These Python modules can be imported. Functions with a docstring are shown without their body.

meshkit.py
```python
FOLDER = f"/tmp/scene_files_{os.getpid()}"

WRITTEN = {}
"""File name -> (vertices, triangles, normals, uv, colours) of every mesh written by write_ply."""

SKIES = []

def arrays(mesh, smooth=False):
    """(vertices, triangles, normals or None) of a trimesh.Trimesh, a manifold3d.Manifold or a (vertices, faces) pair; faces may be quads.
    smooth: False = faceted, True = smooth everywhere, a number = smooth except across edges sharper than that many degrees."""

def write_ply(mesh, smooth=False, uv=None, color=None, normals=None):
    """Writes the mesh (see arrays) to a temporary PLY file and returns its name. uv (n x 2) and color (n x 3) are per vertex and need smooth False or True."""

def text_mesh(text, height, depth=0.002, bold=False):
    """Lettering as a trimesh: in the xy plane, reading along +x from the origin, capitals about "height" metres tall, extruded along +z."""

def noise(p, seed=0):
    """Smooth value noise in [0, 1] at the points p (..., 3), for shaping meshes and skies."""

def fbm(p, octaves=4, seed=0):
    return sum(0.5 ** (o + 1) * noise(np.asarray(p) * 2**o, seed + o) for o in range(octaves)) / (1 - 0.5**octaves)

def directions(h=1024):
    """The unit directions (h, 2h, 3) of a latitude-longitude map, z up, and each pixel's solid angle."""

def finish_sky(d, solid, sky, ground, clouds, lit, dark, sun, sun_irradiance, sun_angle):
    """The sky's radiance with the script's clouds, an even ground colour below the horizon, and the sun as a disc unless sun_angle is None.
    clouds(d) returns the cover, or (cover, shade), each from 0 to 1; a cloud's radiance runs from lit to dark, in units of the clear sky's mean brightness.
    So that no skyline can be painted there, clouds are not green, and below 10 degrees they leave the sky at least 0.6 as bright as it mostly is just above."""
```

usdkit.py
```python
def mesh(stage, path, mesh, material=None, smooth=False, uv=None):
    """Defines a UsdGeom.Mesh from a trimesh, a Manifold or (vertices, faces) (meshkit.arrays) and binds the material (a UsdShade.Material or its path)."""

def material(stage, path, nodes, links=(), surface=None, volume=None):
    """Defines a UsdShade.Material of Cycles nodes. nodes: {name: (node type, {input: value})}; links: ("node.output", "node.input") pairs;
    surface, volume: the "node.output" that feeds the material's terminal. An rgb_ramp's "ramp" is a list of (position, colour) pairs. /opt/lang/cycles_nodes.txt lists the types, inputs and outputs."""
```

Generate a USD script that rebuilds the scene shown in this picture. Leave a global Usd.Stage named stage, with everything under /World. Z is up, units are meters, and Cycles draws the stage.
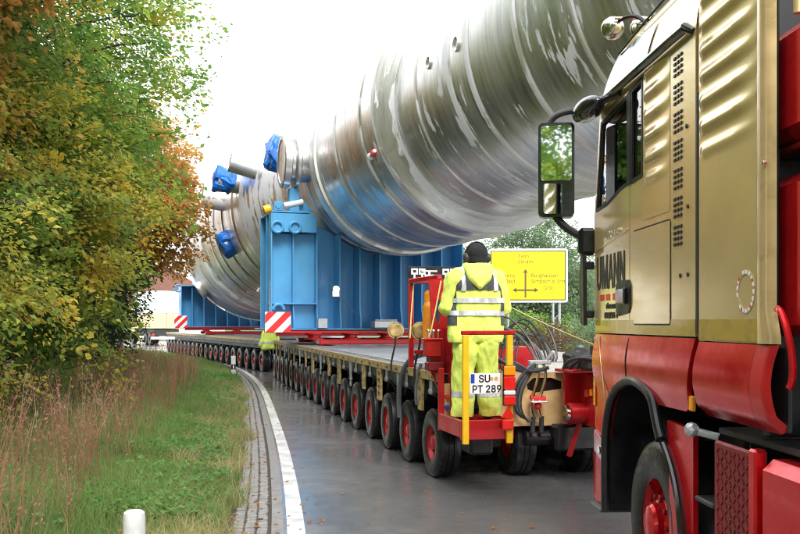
import math, random
import numpy as np, trimesh, usdkit, meshkit
import manifold3d as m3
from shapely.geometry import Polygon, Point, box as sbox
from scipy.interpolate import CubicSpline, PchipInterpolator
from pxr import Usd, UsdGeom, UsdLux, UsdShade, Gf, Sdf, Vt

stage = Usd.Stage.CreateInMemory()
UsdGeom.SetStageUpAxis(stage, UsdGeom.Tokens.z)
UsdGeom.SetStageMetersPerUnit(stage, 1.0)
stage.SetDefaultPrim(UsdGeom.Xform.Define(stage, '/World').GetPrim())
UsdGeom.Scope.Define(stage, '/World/Looks')

# ------------------------------------------------------------------ camera, sky, light
cam = UsdGeom.Camera.Define(stage, '/World/camera')
cam.AddTranslateOp().Set(Gf.Vec3d(0, 0, 1.8))
cam.AddRotateXYZOp().Set(Gf.Vec3f(90, 0, 0))
cam.CreateHorizontalApertureAttr(36.0)
cam.CreateVerticalApertureAttr(36.0 * 684 / 1024)
cam.CreateFocalLengthAttr(36.0 * 940 / 800)
cam.CreateVerticalApertureOffsetAttr(36.0 * 56 / 800)
cam.CreateClippingRangeAttr(Gf.Vec2f(0.1, 2000))
cam.CreateExposureAttr(1.5)

SUN_EL, SUN_AZ = math.radians(46), math.radians(168)      # azimuth = atan2(x, y) towards the sun
sky_mat = usdkit.material(stage, '/World/Looks/sky_look', {
    'tc': ('texture_coordinate', {}),
    's': ('sky_texture', {'sky_type': 'single_scattering', 'sun_disc': False, 'sun_elevation': SUN_EL, 'sun_rotation': SUN_AZ}),
    'n': ('noise_texture', {'scale': 2.2, 'detail': 5.0, 'roughness': 0.55}),
    'r': ('rgb_ramp', {'ramp': [(0.3, (7.0, 7.3, 7.8)), (0.7, (11.0, 11.0, 11.0))]}),
    'm': ('mix_color', {'fac': 0.93}),
    'b': ('background_shader', {'strength': 0.1})},
    [('tc.generated', 'n.vector'), ('n.fac', 'r.fac'), ('s.color', 'm.a'), ('r.color', 'm.b'), ('m.result', 'b.color')], surface='b.background')
dome = UsdLux.DomeLight.Define(stage, '/World/sky')
UsdShade.MaterialBindingAPI.Apply(dome.GetPrim()).Bind(sky_mat)
dome.GetPrim().SetCustomDataByKey('kind', 'structure')
sun = UsdLux.DistantLight.Define(stage, '/World/sun')
sun.CreateNormalizeAttr(True); sun.CreateIntensityAttr(0.35); sun.CreateAngleAttr(25.0)
sun.CreateColorAttr(Gf.Vec3f(1.0, 0.97, 0.92))
sun.AddRotateZOp().Set(-math.degrees(SUN_AZ)); sun.AddRotateXOp().Set(-(90 - math.degrees(SUN_EL)))

# ------------------------------------------------------------------ helpers
PI = math.pi
used = {}
def numbered(parent, name):
    k = (parent, name); n = used.get(k, 0); used[k] = n + 1
    return name if n == 0 else f'{name}_{n:03d}'
def tag(prim, label=None, cat=None, group=None, kind=None):
    p = prim.GetPrim() if hasattr(prim, 'GetPrim') else prim
    for k, v in (('label', label), ('category', cat), ('group', group), ('kind', kind)):
        if v: p.SetCustomDataByKey(k, v)
    return p
def thing(name, label=None, cat=None, loc=(0, 0, 0), rot=0.0, group=None, kind=None):
    x = UsdGeom.Xform.Define(stage, '/World/' + numbered('/World', name))
    x.AddTranslateOp().Set(Gf.Vec3d(*map(float, loc))); x.AddRotateZOp().Set(float(math.degrees(rot)))
    tag(x, label, cat, group, kind)
    return str(x.GetPath())
def node(parent, name, loc=None, label=None):
    x = UsdGeom.Xform.Define(stage, parent + '/' + numbered(parent, name))
    if loc is not None: x.AddTranslateOp().Set(Gf.Vec3d(*map(float, loc)))
    if label: tag(x, label)
    return str(x.GetPath())
def part(parent, name, mesh, mat, smooth=30, label=None, **kw):
    if isinstance(mesh, G): mesh = mesh.mesh()
    p = parent + '/' + numbered(parent, name)
    m = usdkit.mesh(stage, p, mesh, M[mat], smooth=smooth)
    tag(m, label, **kw)
    return p
def solo(name, mesh, mat, label=None, cat=None, smooth=30, group=None, kind=None):
    return part('/World', name, mesh, mat, smooth, label, cat=cat, group=group, kind=kind)
def refer(src, parent, name, loc=(0, 0, 0), rot=0.0, label=None, cat=None, group=None, scale=None):
    p = parent + '/' + numbered(parent, name)
    x = UsdGeom.Xform.Define(stage, p)
    x.GetPrim().GetReferences().AddInternalReference(src)
    x.ClearXformOpOrder()
    x.AddTranslateOp(opSuffix='c').Set(Gf.Vec3d(*map(float, loc))); x.AddRotateZOp(opSuffix='c').Set(float(math.degrees(rot)))
    if scale is not None: x.AddScaleOp(opSuffix='c').Set(Gf.Vec3f(*scale))
    x.GetPrim().SetInstanceable(True)
    tag(x, label, cat, group)
    return p

_cb = None
def cbox_arrays(x0, x1, y0, y1, z0, z1, b):
    global _cb
    lo, hi = np.array([x0, y0, z0], float), np.array([x1, y1, z1], float)
    b = min(b, 0.45 * (hi - lo).min())
    V = []
    for sx in (0, 1):
        for sy in (0, 1):
            for sz in (0, 1):
                c = np.where([sx, sy, sz], hi, lo); s = np.where([sx, sy, sz], -1, 1) * b
                for k in range(3):
                    q = c + s; q[k] = c[k]; V.append(q)
    V = np.array(V)
    if _cb is None:
        t = cb_hull()
        _cb = t
    return V, _cb
def cb_hull():
    V = []
    for sx in (0, 1):
        for sy in (0, 1):
            for sz in (0, 1):
                c = np.array([sx, sy, sz], float); s = np.where([sx, sy, sz], -.2, .2)
                for k in range(3):
                    q = c + s; q[k] = c[k]; V.append(q)
    V = np.array(V)
    from scipy.spatial import ConvexHull
    h = ConvexHull(V); f = h.simplices.copy()
    for i, t in enumerate(f):
        n = np.cross(V[t[1]] - V[t[0]], V[t[2]] - V[t[0]])
        if n @ (V[t].mean(0) - .5) < 0: f[i] = t[::-1]
    return f

class G:
    def __init__(s): s.v = []; s.f = []; s.n = 0
    def add(s, v, f):
        v = np.asarray(v, float); f = np.asarray(f, int)
        if f.shape[1] == 4: f = np.vstack([f[:, [0, 1, 2]], f[:, [0, 2, 3]]])
        s.v.append(v); s.f.append(f + s.n); s.n += len(v); return s
    def tm(s, t): return s.add(t.vertices, t.faces)
    def mesh(s): return trimesh.Trimesh(np.vstack(s.v), np.vstack(s.f), process=False)
    def box(s, x0, x1, y0, y1, z0, z1, b=0.008, R=None, at=None):
        v, f = cbox_arrays(min(x0, x1), max(x0, x1), min(y0, y1), max(y0, y1), min(z0, z1), max(z0, z1), b)
        if R is not None: v = v @ np.asarray(R).T
        if at is not None: v = v + np.asarray(at)
        return s.add(v, f)
    def bar(s, p, q, w, h, b=0.006, up=(0, 0, 1)):
        p, q = np.array(p, float), np.array(q, float); d = q - p; L = np.linalg.norm(d); d /= L
        a = np.cross(d, up)
        if np.linalg.norm(a) < 1e-6: a = np.cross(d, (1, 0, 0))
        a /= np.linalg.norm(a); c = np.cross(a, d)
        v, f = cbox_arrays(-w / 2, w / 2, 0, L, -h / 2, h / 2, b)
        return s.add(p + v[:, :1] * a + v[:, 1:2] * d + v[:, 2:] * c, f)
    def rev(s, prof, o=(0, 0, 0), ax=(0, 0, 1), n=32, closed=False):
        """prof: (radius, along) pairs."""
        o, ax = np.array(o, float), np.array(ax, float); ax /= np.linalg.norm(ax)
        a = np.cross(ax, (0, 0, 1) if abs(ax[2]) < .9 else (1, 0, 0)); a /= np.linalg.norm(a); c = np.cross(ax, a)
        th = np.arange(n) * 2 * PI / n
        ring = np.cos(th)[:, None] * a + np.sin(th)[:, None] * c
        pr = np.array(prof, float)
        v = (o + pr[:, None, :1] * ring[None] + pr[:, None, 1:] * ax).reshape(-1, 3)
        i, j = np.meshgrid(np.arange(len(pr) - 1), np.arange(n), indexing='ij'); j2 = (j + 1) % n
        q = np.stack([i * n + j, i * n + j2, (i + 1) * n + j2, (i + 1) * n + j], -1).reshape(-1, 4)
        return s.add(v, q)
    def cyl(s, p, q, r, n=16, r2=None, b=None):
        p, q = np.array(p, float), np.array(q, float); L = np.linalg.norm(q - p); r2 = r if r2 is None else r2
        b = min(0.15 * min(r, L), .01) if b is None else b
        return s.rev([(0, 0), (r - b, 0), (r, b), (r2, L - b), (r2 - b, L), (0, L)], p, (q - p) / L, n)
    def tube(s, pts, r, n=8, smooth=0):
        P = np.array(pts, float)
        if smooth:
            t = np.r_[0, np.cumsum(np.linalg.norm(np.diff(P, axis=0), axis=1))]
            P = CubicSpline(t, P)(np.linspace(0, t[-1], smooth))
        T = np.gradient(P, axis=0); T /= np.linalg.norm(T, axis=1, keepdims=True)
        a = np.cross(T[0], (0, 0, 1) if abs(T[0][2]) < .9 else (1, 0, 0)); A = []
        for t in T:
            a = a - t * (a @ t); a /= np.linalg.norm(a); A.append(a)
        A = np.array(A); C = np.cross(T, A); th = np.arange(n) * 2 * PI / n
        rr = np.broadcast_to(r, (len(P),))[:, None, None]
        v = (P[:, None] + rr * (np.cos(th)[None, :, None] * A[:, None] + np.sin(th)[None, :, None] * C[:, None])).reshape(-1, 3)
        i, j = np.meshgrid(np.arange(len(P) - 1), np.arange(n), indexing='ij'); j2 = (j + 1) % n
        q = np.stack([i * n + j, i * n + j2, (i + 1) * n + j2, (i + 1) * n + j], -1).reshape(-1, 4)
        k = len(v); s.add(np.vstack([v, P[:1], P[-1:]]), np.vstack([q[:, [0, 1, 2]], q[:, [0, 2, 3]],
            np.array([[k, (jj + 1) % n, jj] for jj in range(n)]), np.array([[k + 1, (len(P) - 1) * n + jj, (len(P) - 1) * n + (jj + 1) % n] for jj in range(n)])]))
        return s
    def prism(s, poly, a, b, plane='yz'):
        """polygon in the yz (or xz, xy) plane extruded along the third axis from a to b."""
        if not hasattr(poly, 'exterior'): poly = Polygon(poly)
        for g in getattr(poly, 'geoms', [poly]):
            t = trimesh.creation.extrude_polygon(g, abs(b - a), engine='earcut'); v = np.array(t.vertices); lo = min(a, b)
            o = {'yz': np.stack([v[:, 2] + lo, v[:, 0], v[:, 1]], 1), 'xz': np.stack([v[:, 0], -v[:, 2] + max(a, b), v[:, 1]], 1),
                 'xy': np.stack([v[:, 0], v[:, 1], v[:, 2] + lo], 1)}[plane]
            s.add(o, t.faces)
        return s
    def text(s, txt, h, at, side='left', depth=.003, bold=True, sx=1.0):
        t = meshkit.text_mesh(txt, h, depth, bold); v = np.array(t.vertices) * [sx, 1, 1]
        B = {'left': [(0, -1, 0), (0, 0, 1), (-1, 0, 0)], 'rear': [(1, 0, 0), (0, 0, 1), (0, -1, 0)]}[side]
        return s.add(v @ np.array(B, float) + np.array(at), t.faces)
    def ball(s, c, r, sc=(1, 1, 1), sub=2):
        t = trimesh.creation.icosphere(sub, r); return s.add(np.array(t.vertices) * sc + np.array(c), t.faces)
    def sheet(s, fn, nu, nv):
        u, v = np.meshgrid(np.linspace(0, 1, nu), np.linspace(0, 1, nv), indexing='ij')
        P = fn(u, v).reshape(-1, 3)
        i, j = np.meshgrid(np.arange(nu - 1), np.arange(nv - 1), indexing='ij')
        return s.add(P, np.stack([i * nv + j, (i + 1) * nv + j, (i + 1) * nv + j + 1, i * nv + j + 1], -1).reshape(-1, 4))

# ------------------------------------------------------------------ materials
M = {}
def mat(name, nodes, links=(), surface='p.BSDF', volume=None):
    M[name] = usdkit.material(stage, '/World/Looks/' + name, nodes, links, surface=surface, volume=volume)
def plain(name, col, rough=.5, metal=0., coat=0., dirt=.25, scale=6., bump=0., bscale=60., **kw):
    """a principled material whose colour and gloss are broken up by noise."""
    c = np.array(col)
    nd = {'tc': ('texture_coordinate', {}), 'n': ('noise_texture', {'scale': scale, 'detail': 5., 'roughness': .6}),
          'r': ('rgb_ramp', {'ramp': [(.3, tuple(c * (1 - dirt))), (.62, tuple(c)), (.8, tuple(np.minimum(c * (1 + dirt * .5), 1)))]}),
          'rr': ('map_range', {'from_min': .3, 'from_max': .7, 'to_min': max(rough - .12, .03), 'to_max': min(rough + .15, 1.)}),
          'p': ('principled_bsdf', {'metallic': metal, 'coat_weight': coat, 'coat_roughness': .06, **kw})}
    lk = [('tc.object', 'n.vector'), ('n.fac', 'r.fac'), ('r.color', 'p.base_color'), ('n.fac', 'rr.value'), ('rr.result', 'p.roughness')]
    if bump:
        nd['n2'] = ('noise_texture', {'scale': bscale, 'detail': 4.}); nd['b'] = ('bump', {'strength': bump, 'distance': .01})
        lk += [('tc.object', 'n2.vector'), ('n2.fac', 'b.height'), ('b.normal', 'p.normal')]
    mat(name, nd, lk)

plain('red_paint', (.46, .010, .013), .34, metal=.3, coat=.15, dirt=.3, scale=3.)
plain('truck_red', (.56, .010, .014), .20, metal=.62, coat=.15, dirt=.2, scale=2.)
plain('dark_red', (.20, .010, .012), .4, metal=.4, dirt=.4)
plain('ochre', (.50, .35, .06), .35, metal=.6, coat=.5, dirt=.15)
plain('gold_trim', (.56, .40, .19), .35, metal=.5, coat=.5, dirt=.1)
plain('blue_paint', (.075, .34, .63), .45, dirt=.16, scale=1.5, coat=.15)
plain('blue_tarp', (.012, .17, .70), .35, dirt=.35, scale=5., bump=.8, bscale=9.)
plain('yellow_paint', (.80, .46, .01), .4, dirt=.2, scale=5.)
plain('orange_paint', (.80, .28, .02), .4, dirt=.25, scale=5.)
plain('ochre_worn', (.52, .37, .14), .5, dirt=.8, scale=9., bump=.2)
plain('tan_paint', (.66, .44, .20), .5, dirt=.3, scale=5.)
plain('tyre_rubber', (.0065, .0065, .007), .34, dirt=.4, scale=9., bump=.2, bscale=40.)
plain('black', (.006, .006, .007), .4, dirt=.3)
plain('black_gloss', (.008, .008, .009), .12, coat=.5, dirt=.2)
plain('dark_steel', (.05, .05, .052), .5, metal=.4, dirt=.4, scale=8.)
plain('deck_steel', (.30, .30, .31), .30, dirt=.45, scale=2.5, metal=.2, bump=.1)
plain('galvanised', (.52, .54, .56), .4, metal=.7, dirt=.2)
plain('chrome', (.75, .72, .66), .1, metal=1., dirt=.1)
plain('white_paint', (.80, .80, .80), .4, dirt=.08, scale=4.)
plain('cream', (.75, .62, .32), .5, dirt=.15)
plain('sign_yellow', (.90, .66, .0), .45, dirt=.04, scale=1.)
plain('sign_ink', (.12, .09, .03), .5, dirt=.1)
plain('sign_red', (.70, .02, .02), .4, dirt=.12)
plain('post_white', (.62, .62, .60), .45, dirt=.3, scale=7.)
plain('hose', (.03, .03, .033), .4, dirt=.3)
plain('hose_grey', (.10, .105, .11), .4, dirt=.25)
plain('rope', (.62, .50, .18), .7, dirt=.25, scale=30.)
plain('sack', (.70, .68, .64), .8, dirt=.2, bump=.5, bscale=14.)
plain('bag_black', (.02, .02, .022), .6, dirt=.4, bump=.5, bscale=14.)
plain('amber', (.85, .30, .01), .2, dirt=.1, coat=.6)
plain('lamp_red', (.75, .02, .015), .2, dirt=.1, coat=.6)
plain('hivis', (.70, .85, .15), .85, dirt=.24, scale=6., bump=.95, bscale=15.)
plain('vest_grey', (.055, .06, .065), .8, dirt=.2, bump=.4, bscale=14.)
plain('reflective', (.55, .57, .60), .35, dirt=.15, metal=.3)
plain('skin', (.52, .29, .20), .5, dirt=.1, scale=20.)
plain('hair', (.03, .02, .015), .7, dirt=.3)
plain('cap_black', (.005, .005, .006), .85, dirt=.3, scale=30., bump=.3, bscale=120.)
plain('glove', (.03, .03, .035), .7, dirt=.3)
plain('roof_tile', (.22, .10, .075), .7, dirt=.3, scale=2.)
plain('plaster', (.62, .58, .50), .8, dirt=.1, scale=1.)
plain('bark', (.085, .065, .048), .9, dirt=.5, scale=9., bump=.8, bscale=18.)
plain('paver', (.21, .205, .20), .5, dirt=.5, scale=9., bump=.3, bscale=50.)
plain('soil', (.055, .042, .028), .9, dirt=.5, scale=6., bump=.5, bscale=25.)
plain('line_paint', (.60, .60, .585), .4, dirt=.4, scale=3., bump=.1)
plain('plate_white', (.82, .82, .80), .35, dirt=.05)
plain('plate_blue', (.01, .06, .45), .35, dirt=.05)
plain('ink', (.015, .015, .02), .5, dirt=.05)
plain('text_red', (.62, .04, .015), .4, dirt=.05)
plain('diamond_plate', (.24, .022, .02), .4, dirt=.4, metal=.6)

mat('gold_paint', {
    'tc': ('texture_coordinate', {}), 'n': ('noise_texture', {'scale': 2.2, 'detail': 4.}),
    'r': ('rgb_ramp', {'ramp': [(.3, (.62, .46, .20)), (.7, (.70, .53, .24))]}),
    'd': ('noise_texture', {'scale': 55., 'detail': 2., 'roughness': .7}), 'dr': ('rgb_ramp', {'ramp': [(.68, (.17, .17, .17)), (.76, (.33, .33, .33))]}),
    'fl': ('noise_texture', {'scale': 900., 'detail': 1.}), 'b': ('bump', {'strength': .05, 'distance': .002}),
    'p': ('principled_bsdf', {'metallic': .6, 'coat_weight': .4, 'coat_roughness': .05})},
    [('tc.object', 'n.vector'), ('n.fac', 'r.fac'), ('r.color', 'p.base_color'), ('tc.object', 'd.vector'), ('d.fac', 'dr.fac'), ('dr.color', 'p.roughness'),
     ('tc.object', 'fl.vector'), ('fl.fac', 'b.height'), ('b.normal', 'p.normal')])

# brushed stainless steel with circumferential grinding and torn white film (axis of the vessel = local y)
def steel(name, patches, base=(.50, .49, .47), bumpy=0., rough=.22):
    nd = {'tc': ('texture_coordinate', {}), 'm1': ('mapping', {'scale': (.5, 5., .5)}), 'm2': ('mapping', {'scale': (.8, 2.4, .8)}), 'm3': ('mapping', {'scale': (1.1, 1.9, .45), 'rotation': (.5, .2, .3)}),
          'n1': ('noise_texture', {'scale': 2., 'detail': 6., 'roughness': .65}), 'n2': ('noise_texture', {'scale': 1., 'detail': 5.}),
          'n3': ('noise_texture', {'scale': 1.5, 'detail': 6., 'roughness': .62}),
          'c': ('rgb_ramp', {'ramp': [(.25, tuple(np.array(base) * .62)), (.5, base), (.75, tuple(np.array(base) * 1.25))]}),
          'rr': ('map_range', {'from_min': .3, 'from_max': .7, 'to_min': max(rough - .08, .05), 'to_max': rough + .12}),
          'b': ('bump', {'strength': .012 + bumpy, 'distance': .004 + bumpy * .05}),
          'pf': ('rgb_ramp', {'ramp': [(patches, (0, 0, 0)), (patches + .02, (1, 1, 1))]}),
          'p': ('principled_bsdf', {'metallic': .93}), 'q': ('principled_bsdf', {'base_color': (.66, .67, .69), 'roughness': .45}), 'mx': ('mix_closure', {})}
    lk = [('tc.object', 'm1.vector'), ('tc.object', 'm2.vector'), ('tc.object', 'm3.vector'), ('m1.vector', 'n1.vector'), ('m2.vector', 'n2.vector'), ('m3.vector', 'n3.vector'),
          ('n1.fac', 'c.fac'), ('c.color', 'p.base_color'), ('n2.fac', 'rr.value'), ('rr.result', 'p.roughness'), ('n1.fac' if not bumpy else 'n3.fac', 'b.height'), ('b.normal', 'p.normal'),
          ('n3.fac', 'pf.fac'), ('pf.color', 'mx.fac'), ('p.BSDF', 'mx.closure1'), ('q.BSDF', 'mx.closure2')]
    mat(name, nd, lk, surface='mx.closure')
steel('steel', .60, base=(.62, .615, .605), rough=.29)
steel('steel_dull', .62, base=(.66, .65, .63), rough=.42)
steel('steel_bright', .5, base=(.74, .73, .71), rough=.48)
steel('foil', .46, base=(.80, .80, .80), bumpy=.8, rough=.25)
steel('weld_strip', .47, base=(.6, .6, .6), bumpy=.3, rough=.35)

mat('mirror_glass', {'p': ('principled_bsdf', {'base_color': (.75, .78, .77), 'metallic': 1.0, 'roughness': .02})})
plain('tinted_glass', (.42, .60, .72), .05, metal=1., dirt=.05)
plain('mauve_strip', (.42, .30, .34), .25, metal=.4, coat=.5, dirt=.2)
mat('window_glass', {'t': ('transparent_bsdf', {'color': (.62, .72, .66)}), 'g': ('glossy_bsdf', {'color': (1, 1, 1), 'roughness': .01}), 'f': ('fresnel', {'IOR': 2.7}), 'm': ('mix_closure', {})},
    [('f.fac', 'm.fac'), ('t.BSDF', 'm.closure1'), ('g.BSDF', 'm.closure2')], surface='m.closure')

# wet asphalt: smooth films of water between grittier, drier streaks
mat('asphalt', {
    'g': ('geometry', {}), 'n1': ('noise_texture', {'scale': .33, 'detail': 4., 'roughness': .55}), 'n2': ('noise_texture', {'scale': 130., 'detail': 3., 'roughness': .7}),
    'n3': ('noise_texture', {'scale': 3.0, 'detail': 5.}), 'mm': ('math', {'math_type': 'multiply_add', 'value2': .35, 'value3': 0.}), 'ad': ('math', {'math_type': 'add'}),
    'c': ('rgb_ramp', {'ramp': [(.3, (.070, .069, .068)), (.7, (.16, .158, .155))]}),
    'rr': ('rgb_ramp', {'ramp': [(.55, (.16, .16, .16)), (.86, (.44, .44, .44))]}),
    'bs': ('map_range', {'from_min': .5, 'from_max': .8, 'to_min': .03, 'to_max': .35}),
    'b': ('bump', {'distance': .006}), 'p': ('principled_bsdf', {'specular_ior_level': .5, 'coat_weight': .85, 'coat_ior': 1.4}), 'cr': ('map_range', {'from_min': .55, 'from_max': .8, 'to_min': .06, 'to_max': .26, 'clamp': True})},
    [('g.position', 'n1.vector'), ('g.position', 'n2.vector'), ('g.position', 'n3.vector'), ('n3.fac', 'mm.value1'), ('mm.value', 'ad.value1'), ('n1.fac', 'ad.value2'),
     ('n2.fac', 'c.fac'), ('c.color', 'p.base_color'), ('ad.value', 'rr.fac'), ('ad.value', 'cr.value'), ('cr.result', 'p.coat_roughness'), ('rr.color', 'p.roughness'), ('ad.value', 'bs.value'), ('bs.result', 'b.strength'), ('n2.fac', 'b.height'), ('b.normal', 'p.normal')])
mat('ground_grass', {
    'g': ('geometry', {}), 'n': ('noise_texture', {'scale': 1.1, 'detail': 6.}), 'c': ('rgb_ramp', {'ramp': [(.3, (.05, .06, .018)), (.5, (.085, .10, .03)), (.7, (.15, .125, .05))]}),
    'p': ('principled_bsdf', {'roughness': .95})},
    [('g.position', 'n.vector'), ('n.fac', 'c.fac'), ('c.color', 'p.base_color')])

def leafy(name, ramp, clump=.75, mixc=.38, trans=.48, rough=.45, gain=1.0):
    ramp = [(a, tuple(min(c * gain, .75) for c in b)) for a, b in ramp]
    """leaf colour from each leaf's own random number and from soft clumps through the crown."""
    mat(name, {
        'g': ('geometry', {}), 'n': ('noise_texture', {'scale': clump, 'detail': 3.}), 'sp': ('map_range', {'from_min': .28, 'from_max': .72, 'to_min': 0., 'to_max': 1., 'clamp': True}),
        'mf': ('mix_float', {'fac': mixc}), 'c': ('rgb_ramp', {'ramp': ramp}),
        'p': ('principled_bsdf', {'roughness': rough, 'specular_ior_level': .3}), 't': ('translucent_bsdf', {}), 'mx': ('mix_closure', {'fac': trans})},
        [('g.position', 'n.vector'), ('n.fac', 'sp.value'), ('sp.result', 'mf.a'), ('g.random_per_island', 'mf.b'), ('mf.result', 'c.fac'),
         ('c.color', 'p.base_color'), ('c.color', 't.color'), ('p.BSDF', 'mx.closure1'), ('t.BSDF', 'mx.closure2')], surface='mx.closure')
leafy('leaf_green', [(0, (.07, .17, .035)), (.30, (.17, .32, .055)), (.44, (.30, .42, .065)), (.58, (.56, .50, .06)), (.78, (.70, .46, .06)), (1, (.66, .30, .05))])
leafy('leaf_yellow', [(0, (.06, .14, .03)), (.24, (.15, .24, .04)), (.38, (.36, .36, .05)), (.52, (.62, .47, .065)), (.70, (.68, .36, .06)), (1, (.58, .21, .04))])
leafy('leaf_mixed', [(0, (.06, .15, .03)), (.22, (.18, .27, .045)), (.34, (.52, .38, .06)), (.5, (.62, .27, .07)), (1, (.42, .12, .06))])
leafy('leaf_rust', [(0, (.16, .20, .04)), (.25, (.46, .26, .06)), (.5, (.50, .20, .07)), (1, (.36, .11, .06))])
leafy('leaf_orange', [(0, (.34, .22, .04)), (.5, (.64, .34, .09)), (1, (.72, .46, .18))])
leafy('leaf_dark', [(0, (.020, .042, .018)), (.6, (.04, .075, .025)), (1, (.10, .11, .03))])
leafy('leaf_pale', [(0, (.12, .19, .10)), (.6, (.20, .28, .15)), (1, (.30, .34, .16))])
leafy('leaf_russet', [(0, (.07, .06, .03)), (.5, (.16, .08, .04)), (1, (.12, .14, .04))])
leafy('grass_blades', [(0, (.11, .19, .05)), (.28, (.20, .28, .08)), (.40, (.31, .34, .13)), (.52, (.49, .42, .22)), (.72, (.54, .40, .24)), (1, (.30, .36, .12))], clump=.7, mixc=.58, rough=.6)
leafy('herb_leaves', [(0, (.08, .21, .05)), (.5, (.16, .32, .08)), (1, (.36, .42, .12))], clump=1.2)
leafy('dry_blades', [(0, (.34, .28, .13)), (.5, (.55, .45, .25)), (1, (.62, .50, .32))], mixc=.6, rough=.7)
leafy('tall_blades', [(0, (.14, .20, .06)), (.35, (.24, .24, .09)), (.55, (.34, .22, .13)), (.75, (.44, .34, .20)), (1, (.24, .12, .08))], clump=.9, mixc=.55, rough=.7)
leafy('weed_red', [(0, (.24, .11, .07)), (.35, (.36, .18, .11)), (.52, (.44, .30, .19)), (.7, (.48, .40, .26)), (1, (.34, .34, .14))], clump=.9, rough=.8)
leafy('fallen', [(0, (.40, .20, .05)), (.5, (.36, .13, .05)), (1, (.5, .38, .18))], clump=3.)

# ------------------------------------------------------------------ the road and the ground
ex = PchipInterpolator([-60, -30, -10, 0, 8, 11.5, 17.4, 27.3, 35, 45, 60, 75, 90, 120], [5.4, 2.8, .9, -.05, -.96, -1.45, -2.4, -4.15, -5.9, -9.0, -15.6, -23.6, -33, -56])
def edge(y): return float(ex(y))
def ribbon(off0, off1, y0, y1, n, z, zfun=None):
    ys = np.linspace(y0, y1, n); xs = ex(ys); T = np.gradient(np.stack([xs, ys], 1), axis=0); T /= np.linalg.norm(T, axis=1, keepdims=True)
    N = np.stack([T[:, 1], -T[:, 0]], 1)                       # to the right
    k = 2
    A = np.stack([xs, ys], 1) + N * off0; B = np.stack([xs, ys], 1) + N * off1
    v = np.vstack([np.c_[A, np.full(n, z)], np.c_[B, np.full(n, z)]])
    i = np.arange(n - 1)
    return v, np.stack([i, i + n, i + n + 1, i + 1], 1)
ground = thing('ground', kind='structure')
g = G()
def gz(x, y):
    d = ex(np.clip(y, -60, 120)) - x                       # metres left of the road edge
    up = np.clip((d - .9) / 5, 0, 1); up = up * up * (3 - 2 * up) * .45
    return -.03 + up + .05 * (meshkit.fbm(np.stack([x, y, 0 * x], -1) * .7, 3) - .5) * np.clip(d - .6, 0, 1)
xs = np.r_[-300, -120, -60, np.linspace(-34, 14, 120), 20, 40, 80, 160, 300]; ys = np.r_[-120, -60, np.linspace(-20, 90, 200), 120, 180, 300, 600]
X, Y = np.meshgrid(xs, ys, indexing='ij'); nx, ny = X.shape
i, j = np.meshgrid(np.arange(nx - 1), np.arange(ny - 1), indexing='ij')
g.add(np.stack([X, Y, gz(X, Y)], -1).reshape(-1, 3), np.stack([i * ny + j, (i + 1) * ny + j, (i + 1) * ny + j + 1, i * ny + j + 1], -1).reshape(-1, 4))
part(ground, 'turf', g, 'ground_grass', smooth=True)
road = thing('road', kind='structure')
v, f = ribbon(-.12, 9.2, -58, 118, 240, 0.0); part(road, 'carriageway', (v, f), 'asphalt', smooth=False)
v, f = ribbon(0.0, .155, -58, 118, 400, .005); part(road, 'edge_line', (v, f), 'line_paint', smooth=False)

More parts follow.
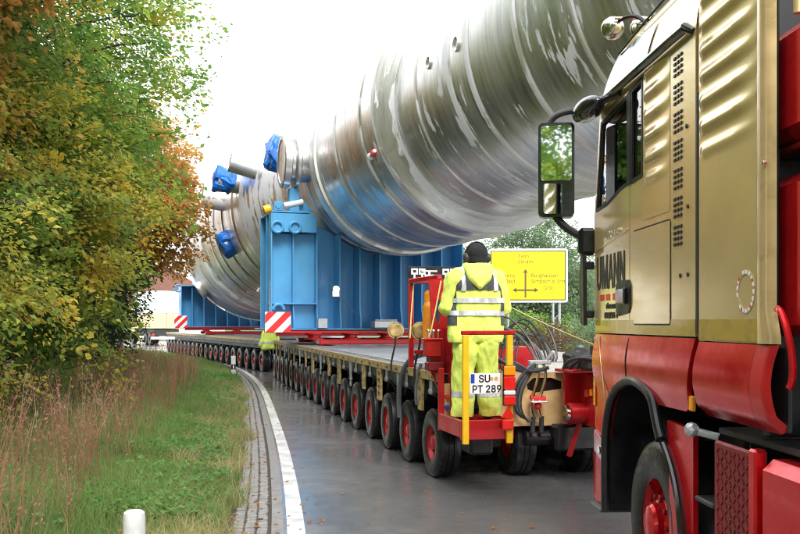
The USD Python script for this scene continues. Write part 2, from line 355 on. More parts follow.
# small paving stones of the drainage strip left of the white line
gutter = thing('gutter', kind='structure')
v, f = ribbon(-.62, -.05, -20, 60, 160, -.005); part(gutter, 'bed', (v, f), 'soil', smooth=False)
v, f = ribbon(-.135, -.03, -20, 60, 160, .006); part(gutter, 'kerb_band', (v, f), 'paver', smooth=False)
rng = np.random.default_rng(5)
far = G(); cnt = 0
for yy in np.arange(6.6, 34, .115):
    x = edge(yy); s = edge(yy + .5) - edge(yy - .5); T = np.array([s, 1]); T /= np.hypot(*T); N = np.array([T[1], -T[0]])
    R = np.array([[N[0], T[0], 0], [N[1], T[1], 0], [0, 0, 1]])
    for c in range(3):
        o = -.165 - .105 * c - .05; p = np.array([x, yy]) + N * o
        g = G().box(-.047, .047, -.040, .040, -.03, .012 + rng.uniform(-.006, .005), .01, R=R, at=(p[0] + rng.normal() * .003, p[1], 0))
        if cnt < 300: part(gutter, 'paver', g, 'paver', smooth=False)
        else: far.tm(g.mesh())
        cnt += 1
part(gutter, 'far_pavers', far, 'paver', smooth=False, kind='stuff')

# ------------------------------------------------------------------ plants
def leaves(P, D, Nn, L, W):
    """one folded four-cornered leaf per row: base P, direction D, normal Nn, length L, width W."""
    S = np.cross(D, Nn); S /= np.linalg.norm(S, axis=1, keepdims=True) + 1e-9
    L, W = L[:, None], W[:, None]
    a = P; b = P + D * L * .45 + S * W * .5 + Nn * L * .10; c = P + D * L - Nn * L * .08; d = P + D * L * .45 - S * W * .5 + Nn * L * .10
    v = np.stack([a, b, c, d], 1).reshape(-1, 3); k = np.arange(len(P))[:, None] * 4
    return v, np.vstack([k + [0, 1, 2], k + [0, 2, 3]])
def unit(a): return a / (np.linalg.norm(a, axis=-1, keepdims=True) + 1e-9)
def crown_mesh(c, rad, ncl, nl, size, seed, spray=(.55, .4, .12), zmin=.2, gaps=.42, hollow=.45, up=1.0):
    r = np.random.default_rng(seed); c = np.array(c, float); rad = np.array(rad, float)
    out = []; n = 0
    while n < ncl:
        d = unit(r.normal(size=(ncl * 3, 3))); fr = r.uniform(hollow ** 3, 1, len(d)) ** (1 / 3)
        lump = meshkit.fbm(d * 2.6 + seed, 3, seed)
        q = c + d * rad * (fr * (.72 + .5 * lump))[:, None]
        ok = (lump > gaps * .6) & (meshkit.noise(q * .9, seed + 7) > gaps * .62) & (q[:, 2] > zmin)
        out.append(np.c_[q, d][ok]); n += ok.sum()
    A = np.vstack(out)[:ncl]; C, Dv = A[:, :3], A[:, 3:]
    Dv = unit(Dv * [1, 1, .35] + r.normal(size=Dv.shape) * .35 + [0, 0, -.12])
    T = unit(np.cross(Dv, [0, 0, 1.0]))
    Up = unit(np.cross(T, Dv))
    k = ncl * nl
    sc = r.uniform(.6, 1.25, (ncl, 1, 1))
    a = r.uniform(-1, 1, (ncl, nl, 1)); w = r.normal(size=(ncl, nl, 1)) * (1 - .55 * (a + 1) / 2); h = r.normal(size=(ncl, nl, 1))
    P = (C[:, None] + sc * (Dv[:, None] * a * spray[0] + T[:, None] * w * spray[1] * .6 + Up[:, None] * (h * spray[2] - .12 * a * a))).reshape(-1, 3)
    D = unit((Dv[:, None] + np.sign(w) * T[:, None] * .9 + r.normal(size=(ncl, nl, 3)) * .45).reshape(-1, 3) + [0, 0, -.25])
    Nn = unit(np.repeat(Up * .75 + Dv * .55, nl, 0) * up + r.normal(size=(k, 3)) * .65)
    Nn = unit(Nn - D * (Nn * D).sum(1, keepdims=True))
    L = size * r.uniform(.45, 1.35, k) * np.repeat(r.uniform(.75, 1.2, ncl), nl)
    return leaves(P, D, Nn, L, L * .62), np.stack([C, Dv], 1)
def tree(name, label, kind, base, c, rad, ncl, nl, size, seed, trunk_r=.16, group=None, cat='tree', spray=(.55, .4, .12), zmin=.3, gaps=.42, hollow=.45, lean=0., limbs=26):
    t = thing(name, label, cat, (base[0], base[1], base[2] if len(base) > 2 else float(gz(np.array(base[0]), np.array(base[1])))), 0, group)
    (v, f), C = crown_mesh(c, rad, ncl, nl, size, seed, spray, zmin, gaps, hollow)
    r = np.random.default_rng(seed + 99)
    g = G(); c = np.array(c, float); top = np.array([c[0], c[1], c[2] + rad[2] * .7])
    if ncl >= 300:
        for q, e in C: g.tube([q - e * spray[0] * .9, q + [0, 0, .02], q + e * spray[0] * .75 - [0, 0, .05]], [.011, .007, .003], 3)
    C = C[:, 0]
    tp = [np.array([0, 0, -.15]), np.array([.06, -.04, top[2] * .25]), np.array([c[0] * .5, c[1] * .5, top[2] * .55]), top]
    g.tube(tp, np.linspace(trunk_r, trunk_r * .2, 14), 9, smooth=14)
    spine = CubicSpline([0, .25, .55, 1], np.array(tp))
    for q in C[r.choice(len(C), min(limbs, len(C)), replace=False)]:
        s = np.clip((q[2] / top[2]) * .8, .12, .9); p = spine(s); m = (p + q) / 2 + [0, 0, .12 * np.linalg.norm(q - p)]
        g.tube([p, m, q], np.linspace(trunk_r * .28, .012, 7), 5, smooth=7)
    part(t, 'trunk', g, 'bark', smooth=True)
    part(t, 'crown', (v, f), kind, smooth=False)
    return t

GL = 'trees along the left verge'
tree('beech_tree', 'tall green beech with yellow tips overhanging the road at top left', 'leaf_green', (-8.2, 18.5), (.1, -.3, 7.8), (4.2, 4.4, 6.2), 900, 105, .115, 11, .24, spray=(.75, .55, .13), gaps=.40, zmin=2.2, limbs=60)
tree('rusty_beech', 'rust red beech boughs hanging into the top left corner', 'leaf_rust', (-7.7, 11.2), (2.5, 0.2, 6.3), (1.5, 1.6, 1.35), 170, 95, .10, 31, .14, spray=(.55, .42, .12), gaps=.42, zmin=4.6, limbs=40)
tree('beech_tree', 'green tree with orange sprays at the left edge below the rusty boughs', 'leaf_mixed', (-7.4, 12.4), (.2, 0, 6.0), (2.6, 3.0, 4.4), 430, 85, .11, 12, .18, spray=(.6, .45, .12), gaps=.40, zmin=3.0, limbs=50)
tree('hornbeam_shrub', 'wide yellow and orange hornbeam bush reaching down to the weeds', 'leaf_yellow', (-7.2, 16.0), (.2, 0, 3.0), (2.65, 3.2, 3.1), 560, 95, .105, 13, .10, cat='bush', spray=(.65, .5, .09), zmin=.5, limbs=60)
tree('hornbeam_shrub', 'low green and ochre bush at the lower left above the red weeds', 'leaf_yellow', (-6.6, 11.6), (.0, 0, 2.1), (2.3, 2.6, 2.2), 400, 95, .09, 14, .08, cat='bush', spray=(.6, .45, .09), zmin=.5, limbs=40)
tree('young_spruce', 'dark evergreen bush between the yellow shrub and the far orange tree', 'leaf_dark', (-9.3, 26.0), (0, 0, 2.9), (2.2, 2.8, 3.0), 300, 90, .11, 15, .12, cat='tree', spray=(.6, .45, .16), zmin=.2)
tree('orange_beech', 'orange brown beech behind the green tree beside the far steel nozzles', 'leaf_orange', (-10.5, 34.0), (.2, 0, 5.9), (3.0, 3.4, 4.0), 520, 100, .17, 16, .16, spray=(.75, .55, .14), zmin=3.3, gaps=.36)
tree('green_beech', 'mid green tree with thin orange tips in front of the orange beech', 'leaf_mixed', (-9.6, 24.5), (.2, 0, 6.2), (2.6, 3.0, 3.2), 300, 90, .12, 17, .14, spray=(.7, .5, .13), zmin=2.5)
tree('dark_beech', 'dark green tree filling the wood behind the near left trees', 'leaf_dark', (-12.3, 19.0), (0, 0, 7.5), (4.6, 6., 7.5), 700, 90, .2, 18, .24, spray=(.9, .7, .2), gaps=.2, hollow=.3)
tree('dark_beech', 'shaded tree low behind the yellow bush by the trunks', 'leaf_green', (-12.3, 27.5), (0, 0, 5.5), (3., 4.5, 5.5), 330, 80, .16, 19, .2, spray=(.9, .7, .2), gaps=.2, hollow=.3)
tree('brown_beech', 'far russet tree at the bend beyond the orange beech', 'leaf_orange', (-17.2, 48.0), (0, 0, 6.0), (3.0, 4., 5.0), 230, 80, .2, 20, .2, spray=(.9, .7, .2), zmin=.5, gaps=.3)
tree('dark_shrub', 'dark leafy shrub at the foot of the far orange beech', 'leaf_dark', (-10.7, 31.0), (0, 0, 2.4), (2.1, 2.6, 2.6), 200, 80, .12, 21, .1, cat='bush', zmin=.1)
# the same wood goes on beside and behind the photographer (the truck and the steel mirror it)
for k, (x, y, h, rr) in enumerate([(-7.5, 4.5, 5.5, 3.2), (-6.8, -3.5, 6.0, 3.4), (-6.0, -12., 6.5, 3.6), (-4.6, -22., 6.5, 3.8), (-11.5, 9., 7., 4.)]):
    tree('roadside_tree', ['green tree beside the photographer left of the road', 'green tree just behind the photographer', 'second green tree behind the photographer', 'third green tree behind the photographer', 'tall green tree behind the nearest rusty tree'][k], 'leaf_green' if k != 4 else 'leaf_dark',
         (x, y), (0, 0, h), (rr, rr, h * .95), 420, 70, .24, 40 + k, .2, spray=(1., .8, .2), gaps=.1)
# right-hand side: pale trees and bushes behind the yellow sign
tree('pale_tree', 'pale green broad tree directly behind the yellow direction sign', 'leaf_pale', (8.6, 60.), (0, 0, 4.9), (3.5, 3., 3.9), 300, 80, .2, 61, .2, spray=(.9, .7, .25), gaps=.3)
tree('pale_tree', 'pale tree right of the yellow direction sign by the truck', 'leaf_pale', (11.6, 66.), (0, 0, 3.6), (2.6, 3., 3.2), 170, 80, .22, 62, .18, spray=(.9, .7, .25), gaps=.3)
tree('thin_conifer', 'thin grey green conifer between blue cradle and the black cap', 'leaf_pale', (4.2, 58.), (0, 0, 3.6), (.9, .9, 3.6), 70, 60, .2, 63, .12, spray=(.5, .4, .2), gaps=.2)
tree('pale_tree', 'pale tree low left of the yellow direction sign behind the worker', 'leaf_pale', (5.6, 64.), (0, 0, 3.6), (2.2, 2., 3.2), 130, 70, .2, 64, .15, spray=(.9, .7, .25), gaps=.3)
tree('russet_bush', 'reddish twiggy bush under the yellow direction sign', 'leaf_russet', (4.7, 30.5), (0, 0, .9), (1.5, 1.3, 1.0), 150, 70, .07, 65, .04, cat='bush', spray=(.4, .3, .12), zmin=.05, limbs=50)
tree('green_bush', 'green bush right of the sign posts behind the coupling', 'leaf_pale', (7.2, 35.), (0, 0, 1.0), (1.8, 1.5, 1.2), 150, 70, .09, 66, .05, cat='bush', spray=(.4, .3, .12), zmin=.05)
tree('green_bush', 'darker bush behind the reddish bush beneath the sign', 'leaf_green', (5.4, 40.), (0, 0, 1.1), (2.6, 1.5, 1.3), 200, 70, .1, 67, .05, cat='bush', spray=(.5, .4, .12), zmin=.05)

# a far wooded ridge on the right
g = G()
def ridge(u, v):
    x = -60 + 260 * u; y = 230 + 120 * v
    z = (10 + 14 * np.clip(u * 1.3, 0, 1)) * np.sin(np.clip(v, 0, 1) * PI) ** .7 + 5 * (meshkit.fbm(np.stack([x, y, 0 * x], -1) * .09, 4) - .5) * np.sin(v * PI)
    return np.stack([x, y, z - .3], -1)
g.sheet(ridge, 160, 40)
solo('far_hill', g, 'leaf_dark', smooth=True, kind='structure')

# grass, herbs, weeds of the verge
r = np.random.default_rng(77)
def scatter(n, ymin, ymax, d0, d1, pw=1.6):
    y = ymin + (ymax - ymin) * r.uniform(size=n) ** pw; d = r.uniform(d0, d1, n)
    x = ex(y) - d; return x, y, gz(x, y), d
def blades(x, y, z, H, W, lean):
    n = len(x); a = r.uniform(0, 2 * PI, n); w = np.stack([np.cos(a), np.sin(a), 0 * a], 1) * (W / 2)[:, None]
    b = r.uniform(0, 2 * PI, n); l = np.stack([np.cos(b), np.sin(b), 0 * b], 1) * (H * lean)[:, None]
    p = np.stack([x, y, z - .02], 1); m = p + l * .3 + np.array([0, 0, 1]) * (H * .6)[:, None]; t = p + l + np.array([0, 0, 1]) * H[:, None] * (1 - .25 * lean[:, None])
    v = np.stack([p - w, p + w, m + w * .7, m - w * .7, t], 1).reshape(-1, 3); k = np.arange(n)[:, None] * 5
    return v, np.vstack([k + [0, 1, 2], k + [0, 2, 3], k + [3, 2, 4]])
n = 190000
x, y, z, d = scatter(n, 4.6, 52, .26, 5.5, 1.9)
keep = (d > .22 + .50 * meshkit.fbm(np.stack([x * 2.5, y * 2.5, 0 * x], -1), 3, 3)); x, y, z, d = x[keep], y[keep], z[keep], d[keep]
H = (.08 + .26 * meshkit.fbm(np.stack([x, y, 0 * x], -1) * .9, 3) + .10 * np.clip(d - .8, 0, 1)) * r.uniform(.6, 1.3, len(x))
solo('verge_grass', blades(x, y, z, H, .004 + .00035 * y * r.uniform(.7, 1.4, len(x)), r.uniform(.1, .8, len(x))), 'grass_blades', 'mixed green and straw grass of the roadside verge', 'grass', smooth=False, kind='stuff')
# broad-leaved herbs
x, y, z, d = scatter(3600, 4.8, 34, .75, 2.9, 1.7)
ok = meshkit.fbm(np.stack([x, y, 0 * x], -1) * .8, 3, 4) > .50; x, y, z = x[ok], y[ok], z[ok]
m = 16; P = np.repeat(np.stack([x, y, z], 1), m, 0) + r.normal(size=(len(x) * m, 3)) * [.09, .09, .05] + [0, 0, .13]
D = unit(r.normal(size=P.shape) * [1, 1, .3]); Nn = unit(r.normal(size=P.shape) * .5 + [0, 0, 1.]); Nn = unit(Nn - D * (Nn * D).sum(1, keepdims=True)); L = r.uniform(.035, .10, len(P))
solo('verge_herbs', leaves(P, D, Nn, L, L * .6), 'herb_leaves', 'low broad leaved green herbs among the verge grass', 'herbs', smooth=False, kind='stuff')
# tall thin straw and brown grass between the lawn-like verge and the bushes
n = 30000; x, y, z, d = scatter(n, 4.8, 36, 1.5, 4.4, 1.6)
ok = r.uniform(size=n) < np.clip((d - 1.75) / .9, .03, 1); x, y, z = x[ok], y[ok], z[ok]
H = r.uniform(.25, .75, len(x)) * (.6 + .8 * meshkit.fbm(np.stack([x, y, 0 * x], -1) * .8, 3, 8))
solo('tall_grass', blades(x, y, z, H, .004 + .00035 * y, r.uniform(.05, .6, len(x))), 'tall_blades', 'tall thin straw coloured grass standing among the reddish weeds', 'grass', smooth=False, kind='stuff')
# bleached dry tufts near the paving, and leaves blown onto the grass
c_y = 6.6 + 20 * r.uniform(size=130) ** 1.7; c_d = r.uniform(.45, 1.25, 130); m = 60
y = np.repeat(c_y, m) + r.normal(size=130 * m) * .09; d = np.repeat(c_d, m) + r.normal(size=130 * m) * .09; x = ex(y) - d
solo('dry_tufts', blades(x, y, gz(x, y), r.uniform(.12, .38, len(x)), .0035 + .0003 * y, r.uniform(.3, 1.1, len(x))), 'dry_blades', 'bleached dry grass tufts near the paved strip', 'grass', smooth=False, kind='stuff')
n = 420; x, y, z, d = scatter(n, 5.0, 26, .2, 3.0, 1.6); P = np.stack([x, y, z + r.uniform(.05, .2, n) * np.clip(d, 0, 1)], 1); a = r.uniform(0, 2 * PI, n); D = np.stack([np.cos(a), np.sin(a), r.normal(size=n) * .3], 1); D = unit(D); Nn = unit(np.array([[0, 0, 1.]]) + r.normal(size=(n, 3)) * .5); Nn = unit(Nn - D * (Nn * D).sum(1, keepdims=True)); L = r.uniform(.03, .07, n)
solo('blown_leaves', leaves(P, D, Nn, L, L * .7), 'fallen', 'brown and yellow leaves caught in the verge grass', 'leaves', smooth=False, kind='stuff')
# tall dead docks and weeds
g = G(); S = []; x, y, z, d = scatter(760, 5.2, 32, 1.75, 3.8, 1.5)
VV, FF, nn = [], [], 0
lp, ld = [], []
for a, b, c in zip(x, y, z):
    h = r.uniform(.35, 1.3); l = r.normal(size=2) * .16 * h; kk = 6; t = np.linspace(0, 1, kk)[:, None]
    p = np.array([a, b, c - .03]) + t * [0, 0, h] + t ** 2 * np.r_[l, 0]; w = np.array([.005, 0, 0]) * (1.2 - .8 * t) * (1 + b * .03)
    g.tube(p, (.0035 + .00018 * b) * (1.2 - .8 * t[:, 0]), 3)
    for q in range(int(34 * h)):
        s = r.uniform(.3, 1); i0 = p[0] + s * (np.array([0, 0, h])) + s * s * np.r_[l, 0]
        lp.append(i0 + r.normal(size=3) * [.035, .035, .01]); ld.append(r.normal(size=3) * [.7, .7, .3] + [0, 0, .9])
part('/World', 'tall_weeds', g, 'weed_red', smooth=False, label='tall dry reddish weed stalks between the grass and the bushes', cat='weeds', kind='stuff')
P = np.array(lp); D = unit(np.array(ld)); Nn = unit(r.normal(size=P.shape)); Nn = unit(Nn - D * (Nn * D).sum(1, keepdims=True)); L = r.uniform(.012, .045, len(P))
part('/World', 'weed_seedheads', leaves(P, D, Nn, L, L * .4), 'weed_red', smooth=False, label='rusty seed heads and dead leaves on the tall weeds', cat='weeds', kind='stuff')
# fallen leaves on the wet road
n = 260; y = 6.8 + 24 * r.uniform(size=n) ** 1.9; off = np.r_[r.uniform(.1, 2.2, n // 3), r.uniform(-.55, .35, n - n // 3)]; x = ex(y) + off
P = np.stack([x, y, np.full(n, .013)], 1); a = r.uniform(0, 2 * PI, n); D = np.stack([np.cos(a), np.sin(a), 0 * a], 1); Nn = unit(np.array([[0, 0, 1.]]) + r.normal(size=(n, 3)) * .15); Nn = unit(Nn - D * (Nn * D).sum(1, keepdims=True)); L = r.uniform(.03, .075, n)
solo('fallen_leaves', leaves(P, D, Nn, L, L * .7), 'fallen', 'small brown and yellow leaves fallen on the wet road', 'leaves', smooth=False, kind='stuff')
# ------------------------------------------------------------------ the steel vessel (local y = its axis, pointing away from the camera)
VD = np.array([-.302, 1.0]); VD /= np.hypot(*VD); VR = math.atan2(-VD[0], VD[1])
vessel = thing('steel_column', 'huge shiny stainless steel process column carried on blue cradles', 'vessel', (.49, 22.7, 5.97), VR)
AX = (0, 1, 0)
def shell(name, prof, mt='steel', n=128): part(vessel, name, G().rev([(r_, t_) for r_, t_ in prof], (0, 0, 0), AX, n), mt, smooth=25)
shell('end_dome', [(0.01, -14.3), (.7, -14.25), (1.3, -14.05), (1.75, -13.75), (2.03, -13.4), (2.13, -13.1)])
shell('near_shell', [(2.13, -13.1), (2.13, -9.0)], 'steel')
shell('near_shell', [(2.13, -9.0), (2.13, -4.98)], 'steel')
shell('wrapped_seam', [(2.13, -7.97), (2.145, -7.94), (2.145, -7.66), (2.13, -7.63)], 'weld_strip')
shell('shoulder', [(2.13, -4.98), (2.15, -4.96), (2.24, -4.80), (2.40, -4.62), (2.42, -4.57), (2.42, -4.40)], 'steel_bright')
shell('middle_shell', [(2.42, -4.40), (2.41, -1.75)])
shell('middle_shell', [(2.41, -1.75), (2.38, .85)])
shell('flange_ring', [(2.36, .85), (2.44, .87), (2.46, .92), (2.46, 1.38), (2.44, 1.43), (2.26, 1.45)], 'steel_bright')
shell('waist_shell', [(2.28, 1.44), (2.27, 2.8), (2.22, 4.3), (2.18, 4.5), (2.12, 5.6)])
for t_, w_, R_ in ((-11.9, .05, 2.13), (-10.38, .08, 2.13), (-8.68, .10, 2.13), (-6.25, .05, 2.13), (-3.5, .09, 2.418), (-1.2, .08, 2.405), (2.8, .08, 2.27)):
    shell('weld_seam', [(R_ - .004, t_ - w_), (R_ + .022, t_ - w_ * .5), (R_ + .022, t_ + w_ * .5), (R_ - .004, t_ + w_)], 'steel_bright')
shell('cone', [(2.12, 5.6), (2.2, 5.8), (3.05, 9.3), (3.15, 9.7)], 'foil')
shell('big_shell', [(3.15, 9.7), (3.16, 11.5), (3.20, 11.55), (3.20, 12.05), (3.17, 12.1), (3.22, 14.2), (3.26, 14.23), (3.26, 14.4), (3.23, 14.43), (3.32, 16.3), (3.36, 16.33), (3.36, 16.5), (3.33, 16.53), (3.40, 17.6), (3.44, 17.63), (3.44, 17.8), (3.42, 17.83), (3.55, 19.4)])
shell('rim_wrap', [(3.55, 19.4), (3.62, 19.45), (3.66, 19.9), (3.66, 20.5), (3.6, 20.6)], 'foil')
shell('rear_shell', [(3.6, 20.6), (3.72, 22.0), (3.77, 22.05), (3.77, 22.2), (3.74, 22.25), (3.95, 24.3), (4.02, 24.4), (4.02, 24.7), (3.9, 24.75)], 'steel_dull')
shell('far_dome', [(3.9, 24.75), (3.6, 25.5), (2.6, 26.4), (1.2, 26.9), (.01, 27.0)], 'steel_dull')
def radial(t, ang):
    """outward direction at an angle above the left-hand side."""
    return np.array([-math.cos(ang), 0, math.sin(ang)]), np.array([0, t, 0])
def nozzle(t, ang, r0, R0, L, mt='steel_dull', cover=None, flange=True, label=None, ax=None):
    d, c = radial(t, ang); p = c + d * (R0 - .3)
    if ax is not None: d = unit(np.array(ax, float))
    nz = node(vessel, 'nozzle', label=label)
    part(nz, 'neck', G().rev([(r0 * .86, L), (r0 * .86, 0.05), (r0, .05), (r0, L + .3)], p, d, 32), mt, smooth=30)
    e = p + d * (L + .3)
    if flange: part(nz, 'flange', G().rev([(r0 * .8, -.02), (r0 * 1.16, -.02), (r0 * 1.18, 0), (r0 * 1.18, .12), (r0 * 1.16, .14), (r0 * .8, .14), (r0 * .8, -.5)], e, d, 40), mt, smooth=30)
    if cover:
        u_, v_ = np.linspace(0, 1, 11), np.linspace(0, 2 * PI, 33)[:-1]
        g = G(); rr = np.random.default_rng(int(abs(t) * 10))
        pr = [(r0 * 1.05, -.42), (r0 * 1.22, -.3), (r0 * 1.24, -.1), (r0 * 1.26, .1), (r0 * 1.2, .2), (r0 * .9, .25), (r0 * .45, .28), (.01, .29)]
        g.rev(pr, e, d, 28); mm = g.mesh(); v = np.array(mm.vertices); v += .42 * r0 * (np.stack([meshkit.fbm(v * 1.5 / r0, 3, 5), meshkit.fbm(v * 1.5 / r0, 3, 9), meshkit.fbm(v * 1.5 / r0, 3, 13)], -1) - .5) * 2.0
        part(nz, 'tarp_cover', (v, mm.faces), cover, smooth=30)
        part(nz, 'cord', G().rev([(r0 * 1.24, -.30), (r0 * 1.29, -.27), (r0 * 1.24, -.24)], e, d, 28), 'hose_grey')
    return nz
# manway with double flange on the left side above the near cradle
nz = node(vessel, 'nozzle', label='large flanged manway on the left side above the near cradle')
d, c = radial(2.5, 0.0); p = c + d * 2.1
part(nz, 'neck', G().rev([(.52, 0), (.52, .35), (.50, .8)], p, d, 40), 'steel', smooth=30)
part(nz, 'flange', G().rev([(.48, .42), (.66, .42), (.68, .44), (.68, .52), (.66, .54), (.50, .56)], p, d, 48), 'steel', smooth=30)
part(nz, 'outer_flange', G().rev([(.50, .66), (.66, .66), (.69, .68), (.69, .84), (.66, .86), (.56, .86), (.54, .84), (.02, .80)], p, d, 48), 'steel', smooth=30)
nozzle(4.6, .20, .42, 2.2, .60, cover='blue_tarp', label='blue covered nozzle beside the manway')
nozzle(8.6, .26, .30, 2.9, .80, flange=False, label='bare grey pipe stub pointing up and left')
nozzle(10.2, .17, .36, 3.15, .55, cover='blue_tarp', label='blue covered nozzle high on the big shell')
nozzle(14.1, .14, .42, 3.25, .75, flange=False, mt='foil', label='foil wrapped pipe stub at the far rim')
nozzle(13.8, -.38, .38, 3.22, .12, cover='blue_tarp', label='low blue covered nozzle on the big shell')
nozzle(13.75, -1.1, .36, 3.2, .22, label='grey nozzle low behind the near cradle')
nozzle(24.2, -.68, .42, 3.95, .12, label='dark nozzle low on the far rim')
# two short nozzles high on the near shell and a red and white lashing
for t_, a_, r0 in ((-7.0, .04, .10), (-8.3, .01, .11)): nozzle(t_, a_, r0, 2.13, .03, flange=False)
d, c = radial(-4.3, -.38); p = c + d * 2.42
lug = node(vessel, 'lifting_lug', label='small red and white lug on the middle shell')
part(lug, 'pin', G().cyl(p + [0, .55, .0], p + d * .10 + [0, -.1, .03], .035, 12), 'white_paint')
part(lug, 'tape', G().cyl(p + [0, .22, .0] + d * .04, p + [0, .0, .02] + d * .09, .06, 12), 'sign_red')
part(lug, 'ring', G().ball(p + [0, .55, .0], .075), 'white_paint')

# ------------------------------------------------------------------ blue cradles
def cradle(name, label, t, x0, x1, zb, zl, zr, fins, R, group='blue cradles under the column', boxes=True):
    o = np.array([.49, 22.7]) + VD * t
    s = thing(name, label, 'cradle', (o[0], o[1], zb), VR, group)
    H = 5.97 - zb
    disc = Point(0, H).buffer(R, 64)
    plate = Polygon([(x0, 0), (x1, 0), (x1, zr), (x1 - .25, zr), (0.4, zr - .5), (-.4, zr - .5), (x0 + .9, zl), (x0, zl)]).difference(disc)
    part(s, 'web_plate', G().prism(plate, 0, .05, 'xz'), 'blue_paint')
    part(s, 'web_plate', G().prism(plate, 1.0, 1.05, 'xz'), 'blue_paint')
    part(s, 'base_plate', G().box(x0 - .03, x1 + .03, -.85, 1.9, 0, .04), 'blue_paint')
    def top(x):
        c = H - math.sqrt(max(R * R - x * x, 0)) if abs(x) < R else 1e9
        lim = zl if x < x0 + .9 else zr
        return min(c - .03, lim - .02)
    for x in fins:
        h = top(x)
        prof = Polygon([(0, .04), (-.80, .04), (-.80, .28), (-.70, .55), (-.70, h * .97), (-.6, h), (0, h)])
        part(s, 'fin', G().prism(prof, x - .015, x + .015, 'yz'), 'blue_paint')
    for x in (x0 + .015, x1 - .015):
        h = zl if x < 0 else zr
        part(s, 'end_plate', G().box(x - .017, x + .017, -.82, 1.0 if x > 0 or zl < 2 else -.44, .045, h - .003, .004), 'blue_paint')
    part(s, 'top_flange', G().box(x0, x0 + 1.02, -.82, 1.06, zl, zl + .05), 'blue_paint')
    part(s, 'top_flange', G().box(x1 - .28, x1, -.82, 1.06, zr, zr + .05), 'blue_paint')
    return s, H
s, H = cradle('blue_cradle', 'near blue steel cradle with upright fins under the column', 3.2, -3.24, 2.0, 1.62, 3.02, 2.58, [-2.64, -2.02, -1.40, -.86, -.31, .27, .86, 1.43], 2.28)
part(s, 'bay_plate', G().box(-3.2, -2.04, -.50, -.47, .045, 2.50, .004), 'blue_paint')
part(s, 'shelf', G().box(-3.2, -2.03, -.78, -.005, .66, .70), 'blue_paint')
part(s, 'post', G().box(-2.76, -2.50, -.80, -.52, 3.07, 3.66), 'blue_paint')
part(s, 'gusset', G().prism([(-2.5, 3.07), (-2.1, 3.07), (-2.5, 3.5)], -.68, -.64, 'xz'), 'blue_paint')
part(s, 'upper_panel', G().box(-3.22, -2.05, -.83, -.80, 2.52, 3.0), 'blue_paint')
for x in (-3.08, -2.62):
    g = G(); th = np.linspace(0, 2 * PI, 17); g.tube(np.stack([x + .14 * np.cos(th), 0 * th - .87, 2.64 + .14 * np.sin(th)], 1), .035, 6); part(s, 'lifting_ring', g, 'blue_paint')
part(s, 'bracket', G().box(-3.16, -2.94, -.83, -.7, 3.07, 3.3).cyl((-3.05, -.85, 3.2), (-3.05, -.6, 3.2), .09), 'blue_paint')
part(s, 'pin', G().cyl((-2.9, -.78, 3.2), (-2.4, -.78, 3.32), .075), 'white_paint')
part(s, 'cap', G().cyl((-3.24, -.78, 3.12), (-3.42, -.78, 3.06), .11), 'yellow_paint')
g = G(); th = np.linspace(0, PI, 9); g.tube(np.stack([-3.05 + .14 * np.cos(th), 0 * th - .84, .52 + .14 * np.sin(th)], 1), .04, 6); part(s, 'lower_ring', g, 'blue_paint')
part(s, 'winch', G().box(-1.66, -1.47, -.93, -.74, .86, 1.02).cyl((-1.56, -.95, 1.06), (-1.56, -.75, 1.06), .10), 'chrome', label='small chrome winch on a fin')
part(s, 'cable', G().tube([(-1.5, -.85, .86), (-1.2, -.86, .62), (-1.02, -.83, .42)], .008, 5, smooth=8), 'hose_grey')
for x0, x1 in ((-2.05, -1.8),): part(s, 'shim_box', G().box(x0, x1, -1.0, -.8, .045, .30), 'galvanised')
part(s, 'toolbox', G().box(-.62, .02, -1.25, -.86, .045, .24, .02).box(-.6, 0, -1.26, -1.24, .24, .27), 'galvanised')
s2, H2 = cradle('blue_cradle', 'far blue cradle in shade under the big end of the column', 25.0, -4.08, 3.2, 1.6, 1.95, 1.6, list(np.arange(-3.55, 3.0, .56)), 4.06)
g = G(); th = np.linspace(0, 2 * PI, 17); g.tube(np.stack([-4.2 + .16 * np.cos(th), 0 * th - .5, 1.86 + .16 * np.sin(th)], 1), .05, 6); part(s2, 'lifting_ring', g, 'blue_paint')

def board(label, t, x, y, z, w, h):
    o = np.array([.49, 22.7]) + VD * t
    b = thing('warning_board', label, 'warning board', (o[0], o[1], z), VR, 'striped warning boards')
    part(b, 'panel', G().box(x, x + w, y, y + .03, 0, h, .004), 'white_paint')
    sq = sbox(x, 0, x + w, h); k = w / 3.0
    for i in range(-3, 4):
        st = Polygon([(x + i * 2 * k, 0), (x + i * 2 * k + k, 0), (x + i * 2 * k + k + h, h), (x + i * 2 * k + h, h)]).intersection(sq)
        if st.area > .002: part(b, 'stripe', G().prism(st, y - .002, y - .006, 'xz'), 'sign_red')
    return b
board('red and white striped board at the left foot of the near cradle', 3.2, -3.42, -1.0, 1.56, .66, .52)
board('small far striped board at the left end of the far cradle', 25.0, -4.4, -.98, 1.55, .6, .6)

